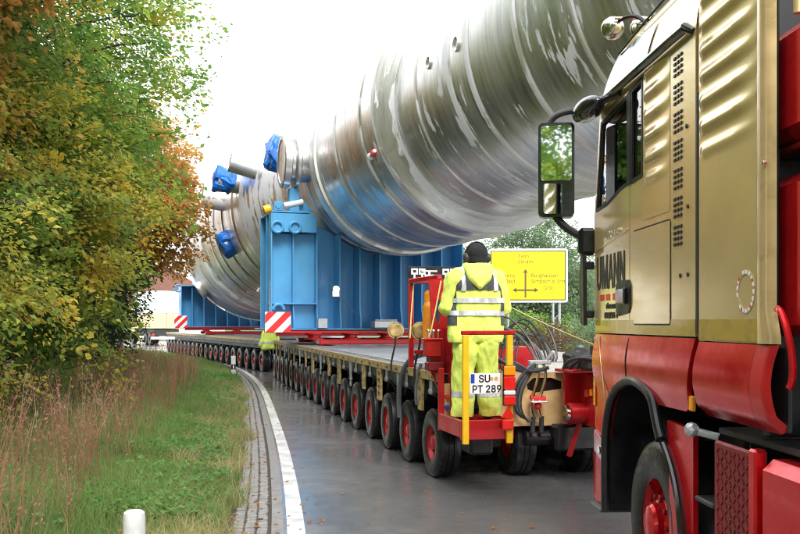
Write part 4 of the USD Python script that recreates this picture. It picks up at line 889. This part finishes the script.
# ------------------------------------------------------------------ yellow direction sign
sg = thing('direction_sign', 'yellow direction sign with black arrows on twin steel posts', 'road sign', (4.36, 32.0, 0), -.05)
part(sg, 'panel', G().prism(sbox(-1.34, 2.50, 1.34, 4.33).buffer(-.08).buffer(.08), 0, .03, 'xz'), 'white_paint')
part(sg, 'border_line', G().prism(sbox(-1.27, 2.57, 1.27, 4.26), -.001, -.004, 'xz'), 'sign_ink')
part(sg, 'face', G().prism(sbox(-1.235, 2.605, 1.235, 4.225), -.0042, -.008, 'xz'), 'sign_yellow')
g = G(); cx, cz = -.09, 2.92
g.prism(sbox(cx - .03, cz - .26, cx + .03, cz + .60), -.009, -.012, 'xz'); g.prism(sbox(cx - .33, cz - .03, cx - .032, cz + .03), -.009, -.012, 'xz'); g.prism(sbox(cx + .032, cz - .03, cx + .33, cz + .03), -.009, -.012, 'xz')
for (x, z), (dx, dz) in (((cx, cz + .72), (0, 1)), ((cx - .44, cz), (-1, 0)), ((cx + .44, cz), (1, 0))):
    b_ = np.array([x, z]) - .13 * np.array([dx, dz]); n_ = np.array([-dz, dx]) * .085; g.prism([(x, z), tuple(b_ + n_), tuple(b_ - n_)], -.009, -.012, 'xz')
part(sg, 'arrows', g, 'sign_ink', smooth=False)
for tx, x, z in (('Tann', -.36, 4.02), ('Zeilarn', -.36, 3.83), ('Burghausen', .10, 3.36), ('Simbach a. Inn', .10, 3.16), ('(20)', .50, 2.93), ('Ulbering', -1.08, 3.36), ('Reut', -.78, 3.16)):
    part(sg, 'lettering', G().text(tx, .125, (x, -.0085, z), 'rear', bold=False, depth=.004, sx=.95), 'sign_ink', smooth=False)
for x in (-.9, .85):
    part(sg, 'post', G().cyl((x, .07, -.3), (x, .07, 4.2), .045, 12).cyl((x + .22, .10, -.3), (x + .22, .10, 4.2), .045, 12), 'galvanised')
    for k in range(6): part(sg, 'lattice_bar', G().bar((x, .085, .4 + .5 * k), (x + .22, .085, .6 + .5 * k), .02, .02), 'galvanised')

# ------------------------------------------------------------------ delineator posts
def delineator(x, y, label, rot):
    b = thing('delineator_post', label, 'marker post', (x, y, 0), rot, 'white marker posts of the verge')
    z = float(gz(np.array(x), np.array(y)))
    sec = Polygon([(-.06, -.05), (.06, -.05), (.06, .02), (.03, .06), (-.03, .06), (-.06, .02)]).buffer(.015)
    def lift(z0, z1, s=1.0): 
        from shapely import affinity
        return G().prism(affinity.scale(sec, s, s, origin=(0, 0)), z0, z1, 'xy')
    return b, lift, z
b, lift, z = delineator(-1.555, 5.5, 'nearest white marker post cut off at the bottom of the picture', .1)
part(b, 'shaft', G().rev([(.064, z - .2), (.064, .66), (.060, .69), (.045, .702), (0, .705)], (0, 0, 0), (0, 0, 1), 28), 'post_white')
b, lift, z = delineator(-5.55, 31.3, 'small far white marker post with black band beside the bend', .2)
part(b, 'shaft', lift(z - .2, .25), 'post_white'); part(b, 'black_band', lift(.25, .42, 1.01), 'black'); part(b, 'head', lift(.42, .70), 'post_white')
part(b, 'reflector', G().box(-.02, .02, -.067, -.06, .28, .39, .003), 'white_paint')

# ------------------------------------------------------------------ far left: box truck and house
bt = thing('box_truck', 'white and cream box truck ahead of the far trailer at the left', 'truck', (-18.6, 75, 0), .5)
part(bt, 'box_body', G().box(-1.3, 1.3, 0, 6, 2.55, 4.35, .05), 'white_paint')
part(bt, 'lower_body', G().box(-1.3, 1.3, 0, 6, 1.35, 2.54, .04), 'cream')
part(bt, 'chassis', G().box(-1.0, 1.0, .1, 8, .75, 1.33, .03), 'dark_steel')
part(bt, 'cab', G().box(-1.25, 1.25, 6.2, 8.2, .9, 3.5, .15), 'cream')
part(bt, 'bumper', G().box(-1.25, 1.25, -.08, .05, .5, .7), 'white_paint')
part(bt, 'door_seam', G().box(-.012, .012, -.006, .0, 1.4, 4.3, .002), 'dark_steel')
for x in (-1.12, 1.12): part(bt, 'tail_lamp', G().box(x - .12, x + .12, -.09, -.06, .75, .95), 'lamp_red')
for x in (-1.1, .75):
    for y in (1.2, 2.6, 7.2): part(bt, 'wheel', G().rev([(.2, 0), (.48, 0), (.52, .05), (.52, .3), (.48, .35), (.2, .35)], (x, y, .52), (1, 0, 0), 24), 'tyre_rubber')
hs_ = thing('house', 'house with reddish brown tiled roof behind the far box truck', 'house', (-30, 118, 0), .35)
part(hs_, 'wall', G().box(-8, 8, 0, 10, -.3, 4.6, .02), 'plaster')
part(hs_, 'roof', G().prism([(-8.7, 4.3), (8.7, 4.3), (0, 9.2)], -.6, 10.6, 'xz'), 'roof_tile')
for x in (-5, -1.5, 2, 5.5):
    w_ = node(hs_, 'window'); part(w_, 'frame', G().prism(sbox(x - .65, 1.2, x + .65, 2.6).difference(sbox(x - .55, 1.3, x + .55, 2.5)), 0, -.05, 'xz'), 'white_paint'); part(w_, 'pane', G().box(x - .55, x + .55, -.02, -.004, 1.3, 2.5, .001), 'black_gloss')
# ------------------------------------------------------------------ the heavy haulage tractor (local y = forward from the front axle, x = right of its left flank)
KD = np.array([-.0478, .9989]); KROT = math.atan2(-KD[0], KD[1])
tk = thing('heavy_tractor', 'gold and red heavy haulage tractor filling the right side of the picture', 'truck', (1.57, 5.95, 0), KROT)
Wd = 2.44
def side(poly, x0=0., x1=.035): return G().prism(poly, x0, x1, 'yz')
# --- cab shell
glass_hole = Polygon([(1.27, 2.66), (1.13, 3.30), (.45, 3.345), (.45, 2.75), (.63, 2.735), (.95, 2.675)])
door = Polygon([(.405, 1.725), (1.30, 1.725), (1.335, 2.62), (1.165, 3.395), (.405, 3.40)])
dr = node(tk, 'door', label='gold driver door with side window')
part(dr, 'door_skin', side(door.difference(glass_hole)), 'gold_paint', smooth=False)
part(dr, 'window_pane', side(glass_hole.buffer(.012), .016, .020), 'window_glass', smooth=False)
part(dr, 'window_seal', side(glass_hole.buffer(.012).difference(glass_hole.buffer(-.014)), -.003, .012), 'black', smooth=False)
part(dr, 'handle_recess', side(Polygon([(.70, 1.89), (.70, 2.06), (.66, 2.09), (.40, 2.08), (.37, 2.05), (.37, 1.92), (.41, 1.88), (.66, 1.86)]).buffer(.012), -.008, .0), 'black')
part(dr, 'handle', G().box(-.034, -.009, .43, .64, 1.93, 2.045, .012), 'black_gloss')
slp = Polygon([(.39, 1.725), (.39, 3.40), (-.83, 3.40), (-.83, 1.725)])
qw = Polygon([(.35, 3.35), (.125, 3.375), (.125, 2.76), (.35, 2.75)])
part(tk, 'sleeper_side', side(slp.difference(qw.buffer(.02))), 'gold_paint', smooth=False)
part(tk, 'quarter_window', side(qw.buffer(.02), .016, .02), 'window_glass', smooth=False)
part(tk, 'quarter_seal', side(qw.buffer(.02).difference(qw.buffer(-.01)), -.003, .012), 'black', smooth=False)
part(tk, 'window_pillar', side(Polygon([(.445, 2.74), (.445, 3.36), (.37, 3.365), (.37, 2.735)]), -.006, -.0005), 'black', smooth=False)
def rib(z): return (.5 + .5 * np.cos(2 * PI * (z - 3.385) / .135)) ** 1.5
def rib_sheet(y0, y1, z0, z1, amp, fade0, fade1, x0=-.002, ny=50, nz=150):
    def fn(u, v):
        y = y0 + (y1 - y0) * u; z = z0 + (z1 - z0) * v
        w = np.clip((y - fade0) / .25, 0, 1) * np.clip((fade1 - y) / .06, 0, 1) * np.clip((z - 2.62) / .2, 0, 1)
        return np.stack([x0 - amp * rib(z) * w, y, z], -1)
    return G().sheet(fn, ny, nz)
part(tk, 'ribbed_panel', rib_sheet(-.42, .085, 2.46, 3.395, .017, -.42, .08), 'gold_paint', smooth=True)
for k in range(7):                                                # columns of air slots
    z0 = 3.33 - k * .163
    g = G()
    for cc in range(3):
        for rr_ in range(4): g.box(-.0065, -.0005, -.505 - cc * .052 - .017, -.505 - cc * .052 + .017, z0 - rr_ * .033 - .009, z0 - rr_ * .033 + .009, .002)
    part(tk, 'air_slots', g, 'black', smooth=False)
flap = Polygon([(.30, 1.79), (.30, 2.41), (-.43, 2.41), (-.43, 1.79)]).buffer(-.02).buffer(.02)
part(tk, 'flap_gap', side(flap.buffer(.005).difference(flap.buffer(-.005)), -.0025, -.0005), 'black', smooth=False)
part(tk, 'storage_flap', side(flap.buffer(-.006), -.006, -.0005), 'gold_paint', smooth=False)
part(tk, 'belt_crease', G().bar((-.002, 1.28, 2.35), (-.002, .42, 2.44), .012, .014), 'gold_paint')
for y, z in ((-.60, 2.07), (-.72, 2.07), (-.70, 2.9), (-.72, 2.45)): part(tk, 'screw', G().cyl((.0, y, z), (-.008, y, z), .013, 10), 'black')
part(tk, 'ochre_stripe', side(sbox(-.83, 1.728, 1.29, 1.82), -.0022, -.0006), 'ochre', smooth=False)
# curved front corner, front face, windscreen
plan = np.array([(0.004, 1.29), (.012, 1.36), (.05, 1.43), (.13, 1.485), (.30, 1.52), (.70, 1.55), (1.22, 1.56)]); plan = np.vstack([plan, [(Wd - a, b) for a, b in plan[-2::-1]]])
tt = np.r_[0, np.cumsum(np.linalg.norm(np.diff(plan, axis=0), axis=1))]; pc = PchipInterpolator(tt / tt[-1], plan)
def corner(z0, z1, lean0, lean1, u0=0., u1=1.):
    def fn(u, v):
        q = pc(u0 + (u1 - u0) * u); z = z0 + (z1 - z0) * v
        return np.stack([q[..., 0], q[..., 1] - (lean0 + (lean1 - lean0) * v), z], -1)
    return G().sheet(fn, 70, 12)
part(tk, 'front_corner', corner(1.725, 2.62, 0, .0), 'gold_paint', smooth=True)
part(tk, 'windscreen', corner(2.62, 3.40, .0, .17, .03, .97), 'window_glass', smooth=True)
part(tk, 'a_pillar', corner(2.62, 3.40, .0, .17, 0, .03), 'black', smooth=True)
part(tk, 'front_panel', corner(.95, 1.715, 0., .0), 'truck_red', smooth=True)
part(tk, 'bumper', corner(.42, .94, -.05, -.05), 'truck_red', smooth=True)
part(tk, 'corner_deflector', G().prism(Polygon([(1.40, 1.78), (1.50, 1.80), (1.55, 2.10), (1.50, 2.34), (1.42, 2.34)]), -.07, -.04, 'yz').box(-.055, .02, 1.40, 1.44, 1.84, 1.90).box(-.055, .02, 1.40, 1.44, 2.22, 2.28), 'black')
# interior
part(tk, 'cab_floor', G().box(.05, Wd - .05, -.78, 1.40, 1.66, 1.72), 'dark_steel')
part(tk, 'cab_rear_wall', G().box(.04, Wd - .04, -.83, -.78, 1.40, 3.85), 'gold_paint')
part(tk, 'right_flank', G().prism(Polygon([(-.83, 1.3), (1.3, 1.3), (1.33, 2.62), (1.165, 3.4), (-.83, 3.4)]).difference(glass_hole), Wd - .035, Wd, 'yz'), 'gold_paint', smooth=False)
part(tk, 'right_pane', G().prism(glass_hole, Wd - .02, Wd - .016, 'yz'), 'window_glass', smooth=False)
part(tk, 'dashboard', G().box(.1, Wd - .1, 1.0, 1.42, 2.1, 2.52, .08), 'black')
st = node(tk, 'driver_seat')
part(st, 'cushion', G().box(.35, .9, .1, .6, 1.95, 2.15, .06), 'dark_steel'); part(st, 'backrest', G().box(.37, .88, .0, .14, 2.15, 2.85, .06), 'dark_steel'); part(st, 'headrest', G().box(.5, .75, .0, .12, 2.88, 3.08, .05), 'dark_steel')
th = np.linspace(0, 2 * PI, 25); part(tk, 'steering_wheel', G().tube(np.stack([.63 + .23 * np.cos(th), .88 + .1 * np.sin(th), 2.55 + .2 * np.sin(th)], 1), .018, 8), 'black')
part(tk, 'headliner', G().box(.04, Wd - .04, -.78, 1.1, 3.36, 3.395), 'hose_grey')
# gutter strip, raised roof
part(tk, 'gutter_strip', G().tube([(-.03, 1.22, 3.43), (-.035, .9, 3.432), (-.035, -.5, 3.432), (-.03, -.76, 3.432), (.0, -.80, 3.40)], [.026, .03, .03, .03, .02], 10), 'black_gloss')
def roof(u, v):
    y = 1.17 - 2.0 * u - .22 * v * (1 - u); x = .004 + .20 * v ** 1.6 + .10 * np.clip(v - .75, 0, 1) * 4 * .5; z = 3.405 + .62 * v - .06 * v * v
    return np.stack([x, y, z], -1)
part(tk, 'roof_side', G().sheet(roof, 40, 24), 'gold_paint', smooth=True)
def roofr(u, v):
    q = roof(u, v); q[..., 0] = Wd - q[..., 0]; return q
part(tk, 'roof_side', G().sheet(roofr, 40, 24), 'gold_paint', smooth=True)
part(tk, 'roof_top', G().box(.26, Wd - .26, -.83, .95, 3.94, 3.975, .02), 'gold_paint')
def rfront(u, v):
    a = roof(0 * u, v); x0 = a[..., 0]; return np.stack([x0 + (Wd - 2 * x0) * u, a[..., 1] + .12 * np.sin(u * PI), a[..., 2]], -1)
part(tk, 'roof_front', G().sheet(rfront, 20, 20), 'gold_paint', smooth=True)
def win(u, v):
    q = roof(.015 + .54 * u, .06 + (.58 - .10 * u) * v); q[..., 0] -= .008; return q
part(tk, 'roof_side_window', G().sheet(win, 16, 12), 'tinted_glass', smooth=True, label='dark glossy side window in the raised roof')
part(tk, 'roof_crease', G().tube([(.085, .95, 3.78), (.09, .4, 3.82), (.10, -.3, 3.86)], .008, 6), 'dark_steel')
for k, (x, y, z) in enumerate([(.12, 1.22, 4.06), (.34, 1.20, 4.06)]):
    s_ = node(tk, 'roof_spotlight')
    part(s_, 'bowl', G().rev([(0, -.075), (.03, -.07), (.06, -.05), (.082, -.01), (.088, .03), (.088, .05), (.0, .052)], (x, y, z), (0, 1, 0), 28), 'chrome', smooth=True)
    part(s_, 'arm', G().tube([(x + .02, y - .05, z + .03), (x + .10, y - .20, z + .02), (x + .16, y - .34, 3.95)], .016, 7, smooth=8), 'black')
part(tk, 'spotlight_bar', G().cyl((.1, 1.13, 4.10), (.5, 1.11, 4.10), .012, 8), 'chrome')
# fairing behind the cab
part(tk, 'gap_seal', G().box(.02, .10, -.88, -.825, 1.35, 3.9).box(-.004, .02, -.872, -.838, 1.75, 3.05, .004), 'black')
part(tk, 'side_fairing', rib_sheet(-1.61, -.882, 1.705, 4.02, .019, -1.62, -.892, x0=0.0, ny=60, nz=320), 'gold_paint', smooth=True)
part(tk, 'fairing_lip', G().sheet(lambda u, v: np.stack([.0 + .022 * v * v, -.882 + .016 * v, 1.705 + 2.315 * u], -1), 3, 5), 'gold_paint', smooth=True)
def trim(u, v):
    y = -1.612 - .125 * u; x = .0 - .012 * np.sin(u * PI) + .05 * np.clip(u - .75, 0, 1) ** 2 * 12; z = 1.705 + 2.315 * v
    y = y - .045 * np.clip((1.86 - z) / .13, 0, 1) * u
    return np.stack([x, y, z], -1)
part(tk, 'fairing_trim', G().sheet(trim, 14, 60), 'gold_trim', smooth=True)
part(tk, 'ochre_stripe', G().box(-.0025, -.0005, -1.62, -.885, 1.712, 1.82, .0005), 'ochre')
part(tk, 'fairing_back', G().box(.055, .07, -1.70, -.88, 1.5, 3.99), 'black')
part(tk, 'screw', G().cyl((-.004, -1.72, 2.52), (-.020, -1.72, 2.52), .012, 10), 'chrome')
em = node(tk, 'round_emblem', label='worn round red and white emblem on the fairing')
ringp = Point(0, 0).buffer(.105, 32).difference(Point(0, 0).buffer(.08, 32))
from shapely import affinity
part(em, 'ring', side(affinity.translate(ringp, -1.49, 1.95), -.0022, -.0006), 'gold_trim', smooth=False)
rr = np.random.default_rng(3); g = G()
for k in range(17):
    a = k * 2 * PI / 17 + .1
    if rr.uniform() < .75:
        w_ = Polygon([(math.cos(b) * q, math.sin(b) * q) for b, q in ((a, .085), (a + .22, .085), (a + .22, .102), (a, .102))]); part(em, 'ring_mark', G().prism(affinity.translate(w_, -1.49, 1.95), -.0038, -.0023, 'yz'), 'white_paint', smooth=False)
g = G()
for k in (2, 7, 11, 14):
    a = k * 2 * PI / 17 - .12; w_ = Polygon([(math.cos(b) * q, math.sin(b) * q) for b, q in ((a, .086), (a + .16, .086), (a + .16, .101), (a, .101))]); part(em, 'ring_mark', G().prism(affinity.translate(w_, -1.49, 1.95), -.0046, -.0039, 'yz'), 'text_red', smooth=False)
# red lower body
arch = Polygon([(.97, .3), (.955, .92), (.90, 1.10), (.78, 1.265), (.60, 1.36), (.28, 1.42), (.05, 1.395), (-.14, 1.325), (-.2, 1.31), (-.2, .3)])
lower = Polygon([(1.29, 1.715), (-.83, 1.715), (-.80, 1.55), (-.765, 1.42), (-.75, 1.33), (-.70, 1.305), (-.2, 1.30), (-.2, .95), (1.29, .95)]).difference(arch)
def bulge(gm, amp=.03):
    t_ = gm.mesh(); v, f_ = trimesh.remesh.subdivide_to_size(t_.vertices, t_.faces, .09); v = np.array(v)
    v[:, 0] -= amp * np.sin(np.clip((v[:, 2] - 1.29) / .43, 0, 1) * PI); return (v, f_)
part(tk, 'lower_door', bulge(side(lower, .0, .03)), 'truck_red', smooth=40)
part(tk, 'door_joint', G().tube([(-.014, 1.16, 1.70), (-.028, 1.04, 1.52), (-.02, .98, 1.3), (-.005, .965, 1.05)], .006, 6, smooth=14), 'gold_trim')
part(tk, 'door_joint', G().tube([(-.002, .40, 1.70), (-.030, .40, 1.56), (-.028, .39, 1.44)], .004, 6, smooth=9), 'black')
part(tk, 'front_wing', side(sbox(.985, .44, 1.29, .943), .0, .03), 'truck_red', smooth=False)
part(tk, 'bright_strip', G().prism(Polygon([(1.30, .98), (.985, .90), (.985, .74), (1.30, .82)]), -.012, -.002, 'yz'), 'mauve_strip', label='shiny mauve reflecting strip on the bumper')
sp = node(tk, 'step')
part(sp, 'tread', G().box(-.05, .25, .98, 1.28, .40, .432, .01), 'hose_grey'); part(sp, 'riser', G().box(-.03, .0, .95, .99, .41, .72, .01), 'truck_red')
part(tk, 'wing_cap', G().cyl((-.004, 1.03, .86), (-.05, 1.03, .86), .034, 14), 'chrome')
part(tk, 'side_marker', G().box(-.012, .0, 1.28, 1.32, 1.16, 1.42, .006), 'amber')
part(tk, 'badge', G().text('TGX 41.680', .05, (-.003, .965, 2.415), 'left', depth=.006, sx=.9), 'chrome', smooth=False)
part(tk, 'lettering', G().text('UMANN', .235, (-.001, 1.265, 2.06), 'left', sx=.62), 'ink', smooth=False)
for y in (1.10, .94, .755): part(tk, 'red_mark', side(sbox(y - .055, 1.965, y + .055, 2.012), -.003, -.0006), 'text_red', smooth=False)
part(tk, 'small_lettering', G().text('nline.com', .042, (-.001, .99, 1.905), 'left'), 'ink', smooth=False)
part(tk, 'small_lettering', G().text('0222/9303-0', .042, (-.001, 1.04, 1.835), 'left', sx=.9), 'ink', smooth=False)
# wheel arch liner, front wheel
ap = np.array([(.95, .42), (.955, .92), (.90, 1.10), (.78, 1.262), (.60, 1.357), (.28, 1.417), (.05, 1.392), (-.14, 1.322), (-.22, 1.20), (-.30, 1.10)])
tq = np.r_[0, np.cumsum(np.linalg.norm(np.diff(ap, axis=0), axis=1))]; apc = PchipInterpolator(tq / tq[-1], ap)
part(tk, 'arch_trim', G().tube(np.array([(-.016, *apc(u)) for u in np.linspace(0, 1, 40)]), .032, 10), 'black')
part(tk, 'arch_liner', G().sheet(lambda u, v: np.stack([.0 + .62 * v, apc(u)[..., 0], apc(u)[..., 1]], -1), 40, 4), 'black', smooth=True)
part(tk, 'arch_wall', G().box(.625, .645, -.75, 1.1, .3, 1.42), 'black')
part(tk, 'mudguard', G().sheet(lambda u, v: np.stack([.0 + .42 * v, .0 - (.60 + .05 * (1 - u)) * np.cos((u - .32) * 1.55), .55 + .62 * np.sin((u - .32) * 1.55)], -1), 24, 4), 'black', smooth=True)
part(tk, 'mudguard_edge', G().tube([(-.01, -(.60 + .05 * (1 - u)) * math.cos((u - .32) * 1.55), .55 + .62 * math.sin((u - .32) * 1.55)) for u in np.linspace(0, 1, 24)], .02, 8), 'black_gloss')
def truck_wheel(x, y, sgn=1, name='front_wheel'):
    w_ = node(tk, name); o = (x, y, .53)
    part(w_, 'tyre', G().rev([(.28, .02), (.31, .0), (.40, -.012), (.47, .0), (.51, .025), (.53, .06), (.53, .12), (.515, .125), (.515, .14), (.53, .145), (.53, .20), (.515, .205), (.515, .22), (.53, .225), (.53, .26), (.50, .31), (.40, .33), (.28, .32)], o, (sgn, 0, 0), 64), 'tyre_rubber', smooth=35)
    part(w_, 'rim', G().rev([(.282, .03), (.295, .012), (.30, .022), (.285, .06), (.27, .11), (.22, .13), (.20, .10), (.175, .045), (.13, .03), (.125, .05), (.0, .05)], o, (sgn, 0, 0), 48), 'truck_red', smooth=30)
    part(w_, 'hub', G().rev([(.13, .05), (.125, -.005), (.11, -.025), (.06, -.035), (0, -.036)], o, (sgn, 0, 0), 32), 'truck_red', smooth=30)
    for k in range(10):
        a = k * PI / 5; c_ = np.array(o) + [sgn * .03, .165 * math.cos(a), .165 * math.sin(a)]
        part(w_, 'wheel_nut', G().cyl(c_ + [sgn * .03, 0, 0], c_ - [sgn * .006, 0, 0], .017, 6, b=.004), 'dark_red', smooth=False)
truck_wheel(.03, 0.0); truck_wheel(Wd - .03, 0.0, -1)
part(tk, 'front_axle', G().cyl((.3, 0, .5), (Wd - .3, 0, .5), .08), 'dark_steel')
# steps, diamond plate and tank behind the wheel
part(tk, 'step_panel', G().prism(Polygon([(-.34, .25), (-.34, 1.0), (-.30, 1.22), (-.74, 1.20), (-.74, .25)]).buffer(-.02).buffer(.02), .02, .05, 'yz'), 'truck_red')
part(tk, 'step_recess', G().box(.18, .22, -1.04, -.72, .2, 1.22).box(.02, .2, -1.02, -.75, .18, .22), 'black')
for z in (.50, .82): part(tk, 'step_tread', G().box(.02, .2, -1.02, -.76, z, z + .03), 'dark_steel')
dp = node(tk, 'catwalk_panel')
part(dp, 'plate', G().box(.02, .05, -1.50, -1.04, .22, 1.19, .012), 'diamond_plate')
g = G()
for i, z in enumerate(np.arange(.27, 1.16, .038)):
    for k, y in enumerate(np.arange(-1.46, -1.06, .052)):
        a = .8 if (i + k) % 2 else -.8; c_, s_ = math.cos(a), math.sin(a); R = np.array([[1, 0, 0], [0, c_, -s_], [0, s_, c_]])
        g.box(-.003, .003, -.018, .018, -.0055, .0055, .002, R=R, at=(.018, y, z))
part(dp, 'tread_bars', g, 'dark_red', smooth=False, kind='stuff')
part(tk, 'post', G().box(-.005, .06, -1.60, -1.52, .2, 1.21, .012), 'truck_red')
part(tk, 'fuel_tank', G().box(.0, .62, -2.75, -1.625, .32, 1.18, .05), 'truck_red')
part(tk, 'tank_strap', G().box(-.006, .0, -2.12, -2.06, .34, 1.16, .002), 'black')
part(tk, 'frame_rail', G().box(.78, .88, -4.2, 1.2, .85, 1.10).box(Wd - .88, Wd - .78, -4.2, 1.2, .85, 1.10), 'dark_red')
part(tk, 'catwalk', G().box(.1, Wd - .1, -4.1, -.9, 1.205, 1.24, .006), 'dark_steel')
part(tk, 'cab_mount', G().box(.3, Wd - .3, -.75, 1.1, 1.25, 1.6), 'black')
part(tk, 'filler_cap', G().ball((-.01, -.80, 1.215), .042, sub=1).cyl((.0, -.80, 1.21), (.12, -.86, 1.18), .022), 'galvanised', smooth=False)
part(tk, 'side_marker', G().box(-.016, .01, -.815, -.765, 1.315, 1.40, .006), 'amber')
def fbul(y0, y1, mt_, nm):
    def fn(u, v):
        z = 1.70 - .40 * v; y = y0 + (y1 - y0) * u; x = -.038 * np.sin(np.clip(v * 1.05, 0, 1) * PI) + .10 * np.clip(v - .86, 0, 1) / .14 * .5
        cr = np.clip((u - .7) / .3, 0, 1) if nm == 'fairing_skirt_end' else 0
        return np.stack([x + .02 * cr * cr, y + 0 * u, z + .03 * cr * cr * v], -1)
    part(tk, nm, G().sheet(fn, 12, 26), mt_, smooth=True)
fbul(-.885, -1.615, 'truck_red', 'fairing_skirt'); fbul(-1.618, -1.80, 'red_paint', 'fairing_skirt_end')
part(tk, 'skirt_back', G().box(.055, .075, -1.82, -.885, 1.31, 1.69), 'black')
# tower of tanks behind the cab
part(tk, 'tower_frame', G().box(.9, 1.0, -3.0, -1.75, 1.24, 3.7).box(.12, 2.3, -1.86, -1.80, 1.24, 1.34), 'black')
part(tk, 'rear_bulkhead', G().box(.12, Wd - .1, -1.46, -1.40, 1.25, 3.95), 'black')
part(tk, 'upper_tank', G().box(.085, .85, -2.9, -1.50, 2.62, 3.15, .06), 'truck_red')
part(tk, 'lower_tank', G().box(.085, .85, -2.9, -1.50, 1.74, 2.47, .05), 'truck_red')
part(tk, 'tank_shelf', G().box(.12, .88, -2.9, -1.5, 2.58, 2.61, .006), 'dark_red')
part(tk, 'bracket', G().tube([(.02, -1.78, 1.86), (.0, -1.86, 1.845), (.0, -1.91, 1.78), (.01, -1.915, 1.52)], .016, 8, smooth=16), 'truck_red')
part(tk, 'exhaust_pipe', G().cyl((.09, -1.83, 3.16), (.09, -1.83, 3.30), .02), 'gold_trim')
part(tk, 'upper_tank_cap', G().cyl((.3, -2.3, 3.17), (.3, -2.3, 3.27), .07), 'truck_red')
# mirrors
mr = node(tk, 'wing_mirror')
def swing(g_, a=.20, c=(-.265, 1.49)):
    t_ = g_.mesh(); v = np.array(t_.vertices); x, y = v[:, 0] - c[0], v[:, 1] - c[1]
    v[:, 0] = c[0] + x * math.cos(a) + y * math.sin(a); v[:, 1] = c[1] - x * math.sin(a) + y * math.cos(a); return (v, t_.faces)
part(mr, 'housing', swing(G().prism(sbox(-.405, 2.63, -.125, 3.37).buffer(-.04).buffer(.04), 1.42, 1.56, 'xz')), 'black_gloss')
part(mr, 'main_glass', swing(G().prism(sbox(-.383, 2.915, -.147, 3.345).buffer(-.02).buffer(.02), 1.412, 1.418, 'xz')), 'mirror_glass', smooth=False)
part(mr, 'wide_glass', swing(G().prism(sbox(-.383, 2.655, -.147, 2.89).buffer(-.02).buffer(.02), 1.412, 1.418, 'xz'), .0, (-.265, 1.49)), 'mirror_glass', smooth=False)
part(mr, 'upper_arm', G().tube([(-.32, 1.49, 3.37), (-.26, 1.48, 3.44), (-.12, 1.44, 3.47), (.01, 1.30, 3.50)], .026, 9, smooth=12), 'black')
part(mr, 'lower_arm', G().tube([(-.27, 1.49, 2.65), (-.22, 1.48, 2.58), (-.05, 1.46, 2.47), (.03, 1.44, 2.42)], .032, 9, smooth=12), 'black')
part(mr, 'bracket', G().box(-.10, .04, 1.40, 1.50, 2.33, 2.55, .03), 'black')
km = node(tk, 'kerb_mirror')
t_ = trimesh.creation.icosphere(3, 1.0); v = np.array(t_.vertices) * [.10, .30, .085]
part(km, 'housing', (v + np.array([-.11, 1.10, 3.40]), t_.faces), 'black_gloss', smooth=True)
part(km, 'glass', G().rev([(.0, 0), (.07, .0), (.075, .01)], (-.12, 1.02, 3.36), (0, -.5, -1), 20), 'mirror_glass')
part(km, 'arm', G().tube([(-.11, 1.0, 3.40), (-.05, .8, 3.41), (.0, .6, 3.41)], .03, 8), 'black')
